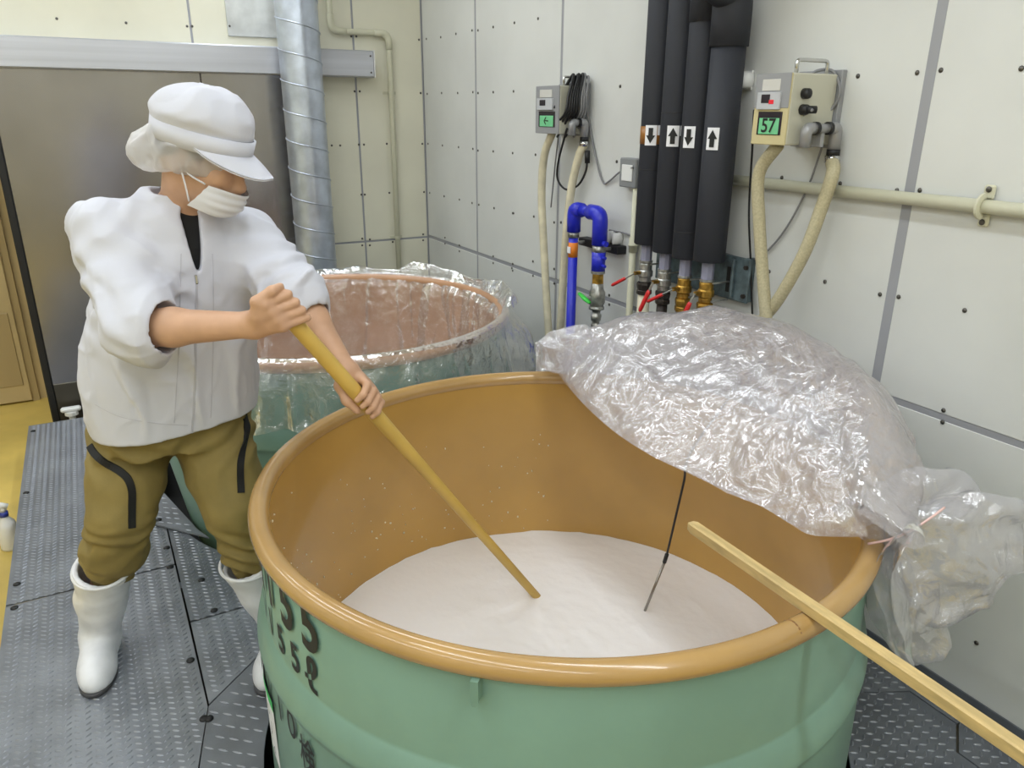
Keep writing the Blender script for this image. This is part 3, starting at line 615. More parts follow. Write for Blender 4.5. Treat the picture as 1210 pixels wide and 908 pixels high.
for i, (y, z, r) in enumerate(zip(PY, PZ, PRd)):
    t = empty('insulated_pipe', (XP, y, .5)); T(t, desc[i], 'pipe')
    top = CEIL if i != 3 else 1.86
    B().tube([(XP, y, z), (XP, y, z+.004), (XP, y, top)], [r*.93, r, r], 24).make('foam_sleeve', m_foam, t, True)
    zr = [1.40, 1.60, 1.20, 1.80][i]; B().lathe([(r, zr-.002), (r+.0008, zr), (r, zr+.002)], (XP, y, 0), 24).make('foam_joint', m_black, t, True)
    if i == 3:
        B().tube(bend([(XP, y, 1.80), (XP, y, 1.955), (XP-.10, y-.015, 1.985), (XP-.10, y-.015, CEIL)], .07), .062, 24).make('elbow', m_foam, t, True)
    if i == 2:
        B().tube(bend([(XP, y, 1.88), (XP, y, 2.02), (XP-.05, y, 2.06), (XP-.05, y, CEIL)], .05), .056, 24).make('elbow', m_foam, t, True)
    # label with arrow
    q = onx(*lab_px[i], XP-r*.7); zz = q[2]; s = 1 if i % 2 else -1
    # angle on the cylinder that faces the label's pixel
    best = min(np.linspace(2.2, 5.2, 200), key=lambda a: abs(proj((XP+r*math.cos(a), y+r*math.sin(a), zz))[0]-lab_px[i][0]))
    if i == 0: B().lathe([(r, zz-.031), (r+.001, zz-.031), (r+.001, zz+.031), (r, zz+.031)], (XP, y, 0), 32).make('tape', m_brown, t, True)
    lb = curved_label(t, y, zz, .042, .070, r, 'label', m_label, best, .001)
    if i < 2: curved_label(t, y, zz+.018, .03, .034, r, 'label', m_label, best-(.7 if i == 1 else .6) if False else best+.75, .0012)
    A = np.array([(-.008, -.026), (.008, -.026), (.008, .0), (.016, .0), (0, .028), (-.016, 0), (-.008, 0), (0, 0), (0, -.026)])*[1, s]
    th = best-A[:, 0]/r; V = np.c_[XP+(r+.004)*np.cos(th), y+(r+.004)*np.sin(th), zz+A[:, 1]]
    mesh_obj('arrow', V, [(0, 8, 7, 6), (8, 1, 2, 7), (2, 3, 4, 7), (5, 6, 7, 4)], m_black, t)
    # stub, valve and tail
    B().cyl((XP, y, z-.065), (XP, y, z+.02), .022, 8).make('stub', m_sleeve, t)
    B().lathe([(.0, -.064), (.026, -.064), (.026, -.072), (.0, -.072)], (XP, y, z), 16).make('collar', m_nick, t)
    v = B().lathe([(.02, -.070), (.025, -.078), (.025, -.10), (.029, -.105), (.029, -.125), (.024, -.13), (.024, -.145), (.02, -.15)], (XP, y, z), 16)
    vo = v.make('valve_body', body[i], t, False)
    B().lathe([(.0, -.148), (.029, -.15), (.031, -.158), (.029, -.172), (.027, -.18), (.03, -.183), (.03, -.197), (.024, -.2), (0, -.2)], (XP, y, z), 6 if i else 10).make('union_nut', m_dark if i < 2 else m_brass, t)
    B().cyl((XP, y, z-.60), (XP, y, z-.198), .021 if i else .024, 12).make('tail_pipe', m_cream if i == 0 else m_dark, t, True)
    B().cyl((XP-.03, y-.002, z-.11), (XP-.055, y-.004, z-.11), .008, 8).make('stem', m_brass, t)
    h0 = np.array([XP-.055, y-.004, z-.11])
    if i % 2 == 0: hd_ = np.array([-.03, .085, -.055])
    else: hd_ = np.array([-.012, .028, -.075])
    hm = h0+hd_*.45
    B().tube([h0, hm], .006, 8, flat=.5).make('lever_arm', m_nick, t)
    h1 = h0+hd_*(1.15 if i % 2 == 0 else 1.6)
    B().tube([hm, hm+(h1-hm)*.1, h1-(h1-hm)*.08, h1], [.007, .0095, .0095, .006], 10, flat=.7).make('lever_grip', m_red, t, True)
# bracket behind the valves
m_brk = mat('bracket_blue_grey', (98, 114, 120), .45, .3, var=.25, vscale=20)
bk = empty('wall_bracket', (1.97, 2.08, .98)); T(bk, 'blue-grey metal bracket plate behind the red lever valves', 'bracket')
B().box((1.955, 1.862, .975), (1.965, 2.36, 1.13), .003).make('plate', m_brk, bk)
for y in (1.875, 2.33): B().box((1.965, y, .975), (XW, y+.015, 1.13)).make('leg', m_brk, bk)
for y in (1.93, 2.045, 2.16, 2.275):
    B().box((1.940, y-.006, .985), (1.956, y+.006, 1.12), .003).make('rib', m_brk, bk)
    B().box((1.953, y+.015, 1.0), (1.9562, y+.035, 1.09)).make('slot', m_black, bk)
for z in (1.10, 1.0): B().cyl((1.945, 1.875, z), (1.957, 1.875, z), .008, 6).make('bolt', m_dark, bk)
for y, z in zip(PY, PZ):
    for dz in (-.075, -.14): B().tube([(1.955, y-.032, z+dz), (XP+.02, y-.032, z+dz), (XP-.0, y-.03, z+dz)], .0035, 6).make('u_bolt', m_nick, bk)
# outlet box and its conduit
m_grey = mat('box_grey', (130, 132, 134), .5)
q0, q1 = onx(743, 186, XW), onx(757, 222, XW)
ob = empty('outlet_box', (XW-.03, (q0[1]+q1[1])/2, q1[2])); T(ob, 'small grey socket box on the wall beside the black pipes', 'socket')
B().box((XW-.045, q1[1]-.02, q1[2]), (XW, q0[1], q0[2]), .004).make('box', m_grey, ob)
B().box((XW-.049, q1[1]-.0, q1[2]+.025), (XW-.044, q0[1]-.02, q0[2]-.025), .002).make('socket_plate', m_white, ob)
oy = onx(747, 310, XW-.025)[1]
oc = empty('socket_conduit', (XW-.025, oy, ZF)); T(oc, 'slim cream conduit running down the wall below the grey socket box', 'pipe')
B().cyl((XW-.025, oy, ZF), (XW-.025, oy, q1[2]-.001), .0145, 12).make('pipe', m_cond, oc, True)
zc = onx(750, 290, XW-.025)[2]; B().lathe([(.0145, -.03), (.018, -.03), (.018, -.004), (.0205, -.004), (.0205, .004), (.018, .004), (.018, .03), (.0145, .03)], (XW-.025, oy, zc), 14).make('coupling', m_cond, oc, True)
# horizontal conduit with clamp
hc = empty('horizontal_conduit', (XW-.022, 1, 1.38)); T(hc, 'long pale conduit pipe running level along the right wall', 'pipe')
B().cyl((XW-.024, -2.3, 1.383), (XW-.024, 2.44, 1.383), .0175, 14).make('pipe', m_cond, hc, True)
for cy in (onx(1162, 240, XW-.024)[1], -.2):
    b = B().tube([(XW-.024+.0225*math.cos(a), cy, 1.383+.0225*math.sin(a)) for a in np.linspace(math.pi*.5, math.pi*1.5, 10)], .006, 6, flat=2.)
    b.box((XW-.012, cy-.014, 1.40), (XW-.002, cy+.014, 1.435), .004).box((XW-.012, cy-.014, 1.332), (XW-.002, cy+.014, 1.366), .004); cl = b.make('clamp', m_cond, hc)
    for z in (1.424, 1.343): B().sphere((XW-.013, cy, z), (.005, .008, .008), 8, 5).make('screw', m_screw, cl)
# white spring clips
def clip(px, label):
    q = onx(*px, XW); t = empty('wall_clip', (XW, q[1], q[2]-.03)); T(t, label, 'clip')
    b = B().box((XW-.008, q[1]-.03, q[2]-.03), (XW, q[1]+.03, q[2]+.03), .003); b.make('base', m_white, t)
    for s in (-1, 1): B().tube(smooth_path([(XW-.006, q[1]+s*.024, q[2]), (XW-.03, q[1]+s*.028, q[2]), (XW-.045, q[1]+s*.016, q[2])], 8), [.012]*9, 8, flat=2.2).make('jaw', m_white, t, True)
    B().box((XW-.012, q[1]-.009, q[2]-.027), (XW-.007, q[1]+.009, q[2]+.027)).make('strip', m_black, t)
clip((883, 95), 'white spring clip on the wall next to the upper black pipe'); clip((731, 281), 'white spring clip on the wall right of the blue pipe')

# ================================================================ blue pipe with tap
m_blue = mat('pipe_blue', (36, 44, 190), .35)
m_orange = mat('orange_tape', (226, 128, 34), .5)
XB = 1.885; ly, ry = onx(677, 300, XB)[1], onx(708, 290, XB)[1]; tz = onx(690, 249, XB)[2]
bp = empty('blue_pipe', (XB, ly, ZF)); T(bp, 'bright blue water pipe bending over to a tap with green lever', 'pipe')
B().cyl((XB, ly, ZF), (XB, ly, tz-.06), .0215, 16).make('riser', m_blue, bp, True)
B().tube(bend([(XB, ly, tz-.10), (XB, ly, tz), (XB, ly-.06, tz)], .05), .031, 16).make('elbow', m_blue, bp, True)
B().cyl((XB, ly-.05, tz), (XB, ry+.05, tz), .0245, 16).make('crossbar', m_blue, bp, True)
B().tube(bend([(XB, ry+.075, tz), (XB, ry, tz), (XB, ry, tz-.13)], .07, 8), .033, 16).make('elbow', m_blue, bp, True)
q = onx(677, 295, XB); B().cyl((XB, ly, q[2]-.033), (XB, ly, q[2]+.033), .0222, 16).make('tape', m_orange, bp, True)
B().box((XB-.0235, ly-.012, q[2]-.014), (XB-.021, ly+.012, q[2]+.014)).make('sticker', m_label, bp)
B().cyl((XB, ly, tz-.125), (XB, ly, tz-.10), .0255, 16).make('clamp', m_nick, bp, True)
z1 = tz-.13; B().cyl((XB, ry, z1-.035), (XB, ry, z1), .029, 16).make('clamp', m_nick, bp, True)
B().cyl((XB, ry, z1-.11), (XB, ry, z1-.03), .030, 16).make('socket', m_blue, bp, True)
for dz in (-.05, -.085): B().cyl((XB, ry-.02, z1+dz), (XB, ry-.05, z1+dz), .007, 8).make('pin', m_blue, bp)
B().cyl((XB, ry-.033, z1+.01), (XB, ry-.052, z1+.01), .012, 8).make('pin', m_blue, bp)
B().lathe([(0, -.11), (.031, -.11), (.031, -.122), (.0, -.122)], (XB, ry, z1), 16).make('ring', m_nick, bp)
B().lathe([(0, -.12), (.026, -.12), (.027, -.165), (0, -.165)], (XB, ry, z1), 6).make('brass_nut', m_brass, bp)
B().lathe([(.0, -.163), (.026, -.165), (.028, -.19), (.036, -.205), (.036, -.25), (.03, -.262), (.03, -.268), (.034, -.27), (.034, -.28), (.02, -.283), (.018, -.30), (.024, -.305), (.022, -.33), (.016, -.335), (.017, -.345), (.022, -.35), (.02, -.362), (.012, -.365), (0, -.365)], (XB, ry, z1), 18).make('tap_body', m_nick, bp, True)
B().cyl((XB-.03, ry, z1-.228), (XB-.06, ry, z1-.228), .01, 8).make('stem', m_nick, bp)
B().tube([(XB-.058, ry+.05, z1-.215), (XB-.062, ry, z1-.228), (XB-.062, ry-.035, z1-.238)], [.009, .012, .008], 10, flat=.8).make('lever', mat('lever_green', (60, 200, 70), .4), bp, True)
rb = B().box((1.945, ry-.05, z1-.04), (XW, ly+.05, z1-.005), .003).make('strut', mat('strut_dark', (40, 40, 44), .5, .4), bp)
for y in (ly, ry): B().cyl((XB+.02, y-.0, z1-.02), (1.95, y, z1-.02), .007, 8).make('standoff', m_nick, bp)

# ================================================================ circulation units with hoses
m_unit = mat('unit_cream', (192, 190, 174), .4, .1)
m_unitg = mat('unit_grey', (150, 151, 154), .4, .2)
m_beigeu = mat('unit_beige', (196, 184, 140), .45)
m_gtape = mat('tape_green_pale', (112, 192, 140), .5)
m_scr = mat('screen_dark', (40, 34, 42), .25)
m_chrome = mat('chrome', (200, 200, 200), .15, 1.)
m_hose = mat('hose_clear_yellow', (212, 204, 176), .4, var=.08, vscale=14)
m_braid = mat('hose_braided', (180, 171, 140), .5, var=.07, vscale=160)
m_pvc = mat('pvc_grey', (150, 150, 152), .35, .3)
m_cab = mat('cable_grey', (128, 128, 130), .5)
def unit(x0, y0, y1, z0, z1, label, first):
    t = empty('circulation_unit', ((x0+XW)/2, (y0+y1)/2, z0)); T(t, label, 'control unit')
    ux, uy = np.array([0, -1, 0]), np.array([0, 0, 1]); w, h = y1-y0, z1-z0
    B().box((x0, y0, z0), (XW-.02, y1, z1), .004).make('casing', m_unit, t)
    B().box((XW-.02, y0-.012, z0-.01), (XW, y1+.02, z1+.012), .002).make('back_plate', m_unitg, t)
    B().box((x0-.006, y0, z0), (x0+.001, y1, z1), .002).make('front_panel', m_unitg if first else m_beigeu, t)
    f = lambda u, v: np.array([x0-.006, y1-u*w, z0+v*h])
    def fr(u0, v0, u1, v1, d, nm, m): return B().box(f(u0, v0)-[d, 0, 0], f(u1, v1)+[.001, 0, 0], .001).make(nm, m, t)
    if not first: fr(.0, .52, 1, 1, .002, 'upper_panel', m_unitg)
    fr(.2, .76, .72, .92, .003, 'name_plate', mat('plate_light', (198, 196, 190), .4))
    fr(.12, .50, .78, .74, .008, 'keypad', mat('keypad_grey', (182, 184, 188), .4))
    fr(.25, .59, .5, .71, .0095, 'display', m_scr)
    if not first: fr(.48, .575, .62, .635, .0095, 'red_light', mat('red_led', (230, 30, 50), .4))
    fr(.16, .14, .86, .47, .002, 'window', m_scr)
    fr(.22, .15, .80, .38, .0035, 'green_note', m_gtape)
    flat_text('handwriting', '\u2190' if first else '57', .05 if first else .055, f(.51, .265)+np.array([-.0038, 0, 0]), ux, uy, m_black, t, .0008)
    # carrying handle
    ym = (y0+y1)/2; B().tube(bend([(x0+.03, y0+.02, z1-.002), (x0+.03, y0+.02, z1+.035), (XW-.05, y0+.02, z1+.035), (XW-.05, y0+.02, z1-.002)], .012), .0055, 8).make('handle', m_chrome, t, True)
    # connectors on the near side
    for dx, dz, nm in ((.05, .72, 'fuse_cap'), (.05, .50, 'plug')):
        B().tube([(x0+dx, y0, z0+h*dz), (x0+dx, y0-.018, z0+h*dz), (x0+dx, y0-.022, z0+h*dz)], [.015, .014, .006], 12).make(nm, m_black, t, True)
    B().tube([(x0+.05, y0-.015, z0+h*.5), (x0+.075, y0-.028, z0+h*.5)], .011, 10).make('plug', m_black, t, True)
    # grey pipe work: elbow up, across, elbow down
    xa, xb, zp = x0+.045, XW-.035, z0+h*.24; yp = y0-.03
    B().tube(bend([(xa, yp, z0-.005), (xa, yp, zp), (xa+.03, yp, zp)], .03), .0165, 14).make('elbow', m_pvc, t, True)
    B().cyl((xa+.02, yp, zp), (xb-.02, yp, zp), .0135, 14).make('pipe', m_pvc, t, True)
    for x in (xa+.035, xb-.035): B().cyl((x-.006, yp, zp), (x+.006, yp, zp), .0185, 14).make('ring', m_black, t, True)
    B().tube(bend([(xb-.03, yp, zp), (xb, yp, zp), (xb, yp, z0-.015)], .03), .018, 14).make('elbow', m_pvc, t, True)
    B().cyl((xb, yp, z0-.03), (xb, yp, z0-.012), .0195, 14).make('gasket', m_black, t, True)
    B().cyl((xb, yp, z0-.05), (xb, yp, z0-.03), .022, 14).make('hose_clamp', m_chrome, t, True)
    B().box((xa+.06, yp-.004, z0-.005), (xa+.075, y0, zp), .002).make('support', m_unitg, t)
    return (xb, yp, z0-.045), (x0+.02, y0+.03, z0)
ha, hb = unit(1.789, 1.622, 1.752, 1.513, 1.708, 'wall mounted circulation unit with a green note reading 57', False)
ka, kb = unit(1.847, 2.935, 3.130, 1.510, 1.708, 'wall mounted circulation unit with a green arrow note and coiled black cables', True)
def hose(pts, r, m, label):
    o = B().tube(smooth_path(pts, 48), r, 14).make('hose', m, None, True); T(o, label, 'hose'); return o
hose([np.array([1.835, 1.69, 1.513]), onx(897, 205, 1.84), onx(897, 260, 1.85), onx(901, 320, 1.86), onx(906, 385, 1.86), onx(912, 450, 1.86)], .0195, m_braid, 'braided hose hanging straight from the unit with the 57 note')
hose([np.array(ha), onx(984, 205, 1.93), onx(971, 245, 1.92), onx(950, 300, 1.90), onx(921, 352, 1.885), onx(900, 380, 1.88), onx(870, 430, 1.87)], .0195, m_braid, 'braided hose curving down from the grey elbow of the 57 unit')
hose([np.array([1.89, 3.06, 1.515]), onx(643, 185, 1.89), onx(640, 230, 1.89), onx(643, 300, 1.89), onx(648, 390, 1.89), onx(652, 450, 1.89)], .0185, m_hose, 'pale yellow hose hanging under the front panel of the arrow note unit')
hose([np.array(ka), onx(684, 185, 1.95), onx(675, 225, 1.94), onx(668, 290, 1.92), onx(662, 390, 1.92), onx(658, 450, 1.92)], .0185, m_hose, 'pale yellow hose hanging from the metal elbow of the arrow note unit')
def cable(name, pts, r, m, label, n=50):
    o = B().tube(smooth_path(pts, n), r, 6).make(name, m, None, True); T(o, label, 'cable'); return o
# cables around the 57 unit
cable('power_cable', [(1.845, 1.59, 1.61), onx(948, 138, 1.86), onx(975, 135, 1.95), onx(992, 112, 1.97), onx(985, 85, 1.965), onx(965, 84, 1.94), onx(955, 95, 1.93)], .0045, m_cab, 'grey cable looping beside the unit with the 57 note')
cable('power_cable', [onx(972, 172, 1.96), onx(955, 220, 1.985), onx(930, 268, 1.985), onx(905, 298, 1.985), onx(885, 307, 1.985), onx(858, 300, 1.985)], .0035, m_cab, 'thin grey cable sagging from the 57 unit to the black pipes')
cable('power_cable', [onx(891, 130, 1.80), onx(889, 175, 1.84), onx(885, 250, 1.93), onx(887, 310, 1.97), onx(889, 375, 1.98)], .0035, m_black, 'thin black cable dropping beside the braided hose')
# bundle of cables around the arrow unit
for k in range(9):
    f = k/8; x = 1.90+.075*f
    top = np.array([x, 2.92+.01*math.sin(k*2), 1.752+.006*math.sin(k*3)])
    dk = k < 6; yb = 2.885-.02*(k % 3)
    low = [onx(652+k*3.2, 150+6*(k % 3), 1.86+.01*k), onx(655+k*3.6, 163-3*(k % 3), 1.87+.01*k)]
    cable('coiled_cable', [onx(655+2.5*k, 128, 1.84+.012*k), onx(664+2.2*k, 110, 1.87+.01*k), top, onx(672+2.6*k, 112, 1.87+.01*k), onx(667+3.0*k, 135, 1.85+.013*k)]+low[:1], .0052, m_black if dk else m_cab, ('black' if dk else 'grey')+' cable coiled over the handle of the arrow note unit', 36).__setitem__('group', ('black' if dk else 'grey')+' cables over the arrow unit')
cable('sensor_cable', [onx(670, 152, 1.87), onx(660, 190, 1.93), onx(659, 212, 1.95), onx(669, 224, 1.95), onx(683, 219, 1.955), onx(692, 203, 1.96), onx(694, 188, 1.965)], .005, m_black, 'black sensor cable looping below the arrow note unit')
o = B().cyl(onx(694, 193, 1.965), onx(694, 178, 1.965), .012, 10).make('cable_plug', m_black, None, True); T(o, 'small black cable plug hanging by the pale hose', 'plug')
cable('sensor_cable', [onx(660, 160, 1.9), onx(656, 195, 1.95), onx(651, 245, 1.98)], .0035, m_cab, 'thin grey lead hanging straight between the pale hoses')
cable('power_cable', [onx(690, 105, 1.96), onx(697, 150, 1.985), onx(706, 195, 1.985), onx(713, 216, 1.985), onx(720, 214, 1.985), onx(733, 203, 1.97), onx(748, 198, 1.945)], .0042, m_cab, 'grey power cable plugged into the small socket box')
cable('power_cable', [onx(720, 272, 1.985), onx(735, 275, 1.985), onx(758, 282, 1.985)], .0042, m_cab, 'short grey cable behind the white clip by the blue pipe')
# ================================================================ distance-field modelling for the worker
class Grid:
    def __init__(s, lo, hi, h):
        s.lo = np.array(lo, np.float32); s.h = h; s.n = np.ceil((np.array(hi)-s.lo)/h).astype(int)+1; s.G = np.full(s.n, .06, np.float32)
    def block(s, lo, hi):
        i0 = np.clip(np.floor((np.array(lo)-s.lo)/s.h).astype(int), 0, s.n-1); i1 = np.clip(np.ceil((np.array(hi)-s.lo)/s.h).astype(int)+1, 1, s.n)
        ax = [s.lo[a]+s.h*np.arange(i0[a], i1[a], dtype=np.float32) for a in range(3)]
        return tuple(slice(a, b) for a, b in zip(i0, i1)), np.stack(np.meshgrid(*ax, indexing='ij'), -1)
    def put(s, d, sl, k, mode):
        g = s.G[sl]
        if mode == 'add':
            if k > 0: hh = np.maximum(k-np.abs(g-d), 0)/k; s.G[sl] = np.minimum(g, d)-hh*hh*k*.25
            else: s.G[sl] = np.minimum(g, d)
        else:
            d = -d
            if k > 0: hh = np.maximum(k-np.abs(g-d), 0)/k; s.G[sl] = np.maximum(g, d)+hh*hh*k*.25
            else: s.G[sl] = np.maximum(g, d)
    def cone(s, a, b, ra, rb, k=.02, mode='add'):
        a, b = np.array(a, np.float32), np.array(b, np.float32); m = max(ra, rb)+.06
        sl, P = s.block(np.minimum(a, b)-m, np.maximum(a, b)+m); ba = b-a; t = np.clip(((P-a)@ba)/(ba@ba+1e-9), 0, 1)
        s.put(np.linalg.norm(P-a-t[..., None]*ba, axis=-1)-(ra+(rb-ra)*t), sl, k, mode)
    def chain(s, pts, r, k=.012):
        for i in range(len(pts)-1): s.cone(pts[i], pts[i+1], r[i], r[i+1], k if i else k)
    def ell(s, c, ax, rad, k=.02, mode='add', fn=None):
        c = np.array(c, np.float32); ax = np.array(ax, np.float32); rad = np.array(rad, np.float32); m = max(rad)+.05
        sl, P = s.block(c-m, c+m); q = (P-c)@ax.T; k0 = np.linalg.norm(q/rad, axis=-1); k1 = np.linalg.norm(q/rad**2, axis=-1)
        d = k0*(k0-1)/(k1+1e-6)
        if fn is not None: d = fn(d, q)
        s.put(d.astype(np.float32), sl, k, mode)
    def fn(s, f, lo, hi, k=0., mode='add'):
        sl, P = s.block(lo, hi); s.put(f(P).astype(np.float32), sl, k, mode)
    def displace(s, f, band=.05):
        I = np.argwhere(np.abs(s.G) < band); P = s.lo+s.h*I; s.G[tuple(I.T)] += f(P).astype(np.float32)
    def mesh(s, relax=1):
        G, h = s.G, s.h; S = G < 0; cnt = np.zeros(tuple(s.n-1), np.int8)
        offs = [(i, j, k) for i in (0, 1) for j in (0, 1) for k in (0, 1)]
        for o in offs: cnt += S[o[0]:s.n[0]-1+o[0], o[1]:s.n[1]-1+o[1], o[2]:s.n[2]-1+o[2]]
        A = np.argwhere((cnt > 0) & (cnt < 8)); idx = np.full(tuple(s.n-1), -1, int); idx[tuple(A.T)] = np.arange(len(A))
        val = np.stack([G[A[:, 0]+o[0], A[:, 1]+o[1], A[:, 2]+o[2]] for o in offs], 1); acc = np.zeros((len(A), 3)); num = np.zeros(len(A))
        for a in range(8):
            for ax in range(3):
                if offs[a][ax] == 0:
                    ob = list(offs[a]); ob[ax] = 1; b_ = offs.index(tuple(ob)); va, vb = val[:, a], val[:, b_]; c = (va < 0) != (vb < 0)
                    t = np.where(c, va/(va-vb+1e-12), 0); p = np.tile(np.array(offs[a], float), (len(A), 1)); p[:, ax] += t; acc += p*c[:, None]; num += c
        V = s.lo+h*(A+acc/num[:, None]); Fc = []
        for ax in range(3):
            u, w = (ax+1) % 3, (ax+2) % 3; sl0 = [slice(None)]*3; sl1 = [slice(None)]*3; sl0[ax] = slice(0, -1); sl1[ax] = slice(1, None)
            E_ = np.argwhere(S[tuple(sl0)] != S[tuple(sl1)]); ok = (E_[:, u] > 0) & (E_[:, w] > 0) & (E_[:, u] < s.n[u]-1) & (E_[:, w] < s.n[w]-1); E_ = E_[ok]
            ins = S[tuple(E_.T)]; q = []
            for du_, dw_ in ((-1, -1), (0, -1), (0, 0), (-1, 0)):
                c = E_.copy(); c[:, u] += du_; c[:, w] += dw_; q.append(idx[tuple(c.T)])
            q = np.stack(q, 1); q[~ins] = q[~ins][:, ::-1]; Fc.append(q)
        Fc = np.concatenate(Fc); Fc = Fc[(Fc >= 0).all(1)]
        for _ in range(relax):
            sm = np.zeros_like(V); n = np.zeros(len(V))
            for a in range(4):
                for b_ in ((a+1) % 4, (a+3) % 4): np.add.at(sm, Fc[:, a], V[Fc[:, b_]]); np.add.at(n, Fc[:, a], 1)
            V = V*.5+.5*sm/np.maximum(n, 1)[:, None]
        return V, Fc
def nrm(v): v = np.asarray(v, float); return v/np.linalg.norm(v)
m_skin = mat('skin', (198, 156, 126), .5, var=.05, vscale=14)
m_cloth = mat('jacket_white', (203, 204, 214), .75, bump=.04, bscale=300)
m_pants = mat('trouser_olive', (134, 117, 66), .8, var=.06, vscale=10, bump=.05, bscale=220)
m_boot = mat('boot_white', (226, 227, 232), .35, var=.04, vscale=18)
m_mask = mat('mask_white', (214, 214, 219), .8)
m_blackc = mat('shirt_black', (16, 16, 18), .8)
m_hair = mat('hair_black', (24, 20, 20), .6)

# joints in (side, forward, height)
HC = M(241, 183, 1.88); hf = nrm((.97, -.14, -.30)); hu = nrm(np.array([.05, 0, 1])-hf*np.dot(hf, [.05, 0, 1])); hr = np.cross(hf, hu)
HA = np.array([hf, hr, hu])
def hd_pt(f, r, u): return HC+hf*f+hr*r+hu*u
NECK = np.array([-.838, 1.965, 1.355]); RS = M(128, 276, 1.865); LS = M(291, 290, 2.06)
# grip frames on the pole
ea = PA; vcam = toS(O3)-PL; e1 = nrm(vcam-ea*vcam.dot(ea)); e2 = np.cross(ea, e1)
if e2[0] < 0: e2 = -e2
def grip(p0, ax, th, r): t = math.radians(th); return p0+ea*ax+(e1*math.cos(t)+e2*math.sin(t))*r
RW = M(300, 384, PR[1]-.015); RE = M(168, 388, 1.70); LW = M(409, 440, PL[1]+.035); LE = M(352, 353, 1.90)
rp_ = .0188
hips = M(203, 497, 2.0); RH = hips+np.array([-.095, -.03, -.02]); LH = hips+np.array([.085, .03, -.02])
RK = np.array([-1.092, 1.865, .53]); RA = np.array([-1.272, 1.95, .09]); LK = np.array([-.785, 1.915, .53]); LA = np.array([-.714, 1.972, .09])
def body_fields(g, k=.02):
    g.ell(hd_pt(-.012, 0, .03), HA, (.100, .078, .100), .02)
    g.ell(hd_pt(.026, 0, -.052), HA, (.071, .058, .070), .03)
    g.ell(hd_pt(.054, 0, -.092), HA, (.028, .032, .024), .03)                                  # chin
    g.cone(hd_pt(.086, 0, -.004), hd_pt(.104, 0, -.046), .009, .012, .012); g.ell(hd_pt(.097, 0, -.052), HA, (.015, .018, .011), .008)   # nose
    for s_ in (-1, 1):
        g.ell(hd_pt(.077, s_*.03, .006), HA, (.016, .030, .010), .012)                          # brow
        g.ell(hd_pt(.075, s_*.032, -.014), HA, (.014, .018, .011), .004)                         # eyelid
        g.ell(hd_pt(.058, s_*.040, -.03), HA, (.028, .022, .025), .02)                           # cheek
        g.ell(hd_pt(-.012, s_*.074, -.006), HA, (.018, .009, .030), .006)                       # ear
    g.ell(hd_pt(.090, 0, -.072), HA, (.012, .024, .009), .01)                                   # lips
    g.cone(NECK+[0, .0, -.02], hd_pt(-.035, 0, -.05), .062, .055, .03)
    g.cone(NECK+[0, 0, -.03], RS, .06, .065, .05); g.cone(NECK+[0, 0, -.03], LS, .06, .065, .05)
    g.cone(NECK+[0, .01, -.14], hips+[0, 0, .06], .10, .10, .06)
    g.cone(RS, RE, .056, .045, .03); g.cone(LS, LE, .056, .045, .03)
    em = RE*.72+RW*.28
    g.cone(RE, em, .043, .043, .025); g.cone(em, RW, .043, .0285, .02)
    em = LE*.72+LW*.28
    g.cone(LE, em, .042, .042, .025); g.cone(em, LW, .042, .028, .02)
    for h_, kn, an in ((RH, RK, RA), (LH, LK, LA)):
        g.cone(h_, kn, .068, .052, .03); cm = kn*.65+an*.35; g.cone(kn, cm, .056, .054, .03); g.cone(cm, an, .054, .036, .03)
        g.cone(an+[0, .0, -.03], an+[.02, -.06, -.05], .03, .022, .02)
    # right hand: back of the hand to the camera, fingers over the far side
    for ax, ln, fr in ((-.038, 1., .0098), (-.013, 1.05, .0100), (.011, 1., .0096), (.033, .86, .0086)):
        mc = grip(PR, ax*.92-.014, -32, rp_+.026); pi = grip(PR, ax+.009, 50, rp_+.018*ln+.004); di = grip(PR, ax+.012, 125, rp_+.0095); ti = grip(PR, ax+.008, 190, rp_+.008)
        g.chain([mc, pi, di, ti], [fr*1.18, fr*1.05, fr*.95, fr*.85], .005)
        g.cone(mc, RW+(mc-PR)*.28+(PR-RW)*.12, .0125, .017, .014)
    g.cone(RW, RW*.5+grip(PR, .0, -12, rp_+.02)*.5, .029, .024, .02)
    tb = grip(PR, -.034, -62, rp_+.036); g.cone(RW*.75+PR*.25, tb, .020, .017, .02)
    g.chain([tb, grip(PR, -.064, -42, rp_+.028), grip(PR, -.062, 15, rp_+.020), grip(PR, -.052, 55, rp_+.018)], [.0155, .0125, .0112, .0092], .006)
    # left hand: palm behind the pole, fingertips come round to the camera
    for ax, ln, fr in ((-.020, 1., .0096), (.003, 1.05, .0098), (.025, 1., .0094), (.044, .85, .0084)):
        mc = grip(PL, ax*.95-.004, 128, rp_+.022); pi = grip(PL, ax+.004, 66, rp_+.018*ln); di = grip(PL, ax+.010, 16, rp_+.011); ti = grip(PL, ax+.012, -22, rp_+.009)
        g.chain([mc, pi, di, ti], [fr*1.18, fr*1.05, fr*.95, fr*.82], .005)
        g.cone(mc, LW+(mc-PL)*.25+(PL-LW)*.15, .0125, .017, .014)
    g.cone(LW, grip(PL, -.015, 170, rp_+.018), .028, .017, .02)
    g.chain([LW*.55+PL*.45+e1*-.01, grip(PL, -.040, -150, rp_+.014), grip(PL, -.008, -104, rp_+.012), grip(PL, .024, -72, rp_+.0095)], [.020, .0155, .0122, .0095], .010)
def smoothstep(a, b, x): t = np.clip((x-a)/(b-a), 0, 1); return t*t*(3-2*t)
g = Grid((-1.30, 1.52, -.01), (-.30, 2.18, 1.64), .0042); body_fields(g); V, Fc = g.mesh(1)
BASE = W(np.array([-.97, 1.93, .0]))
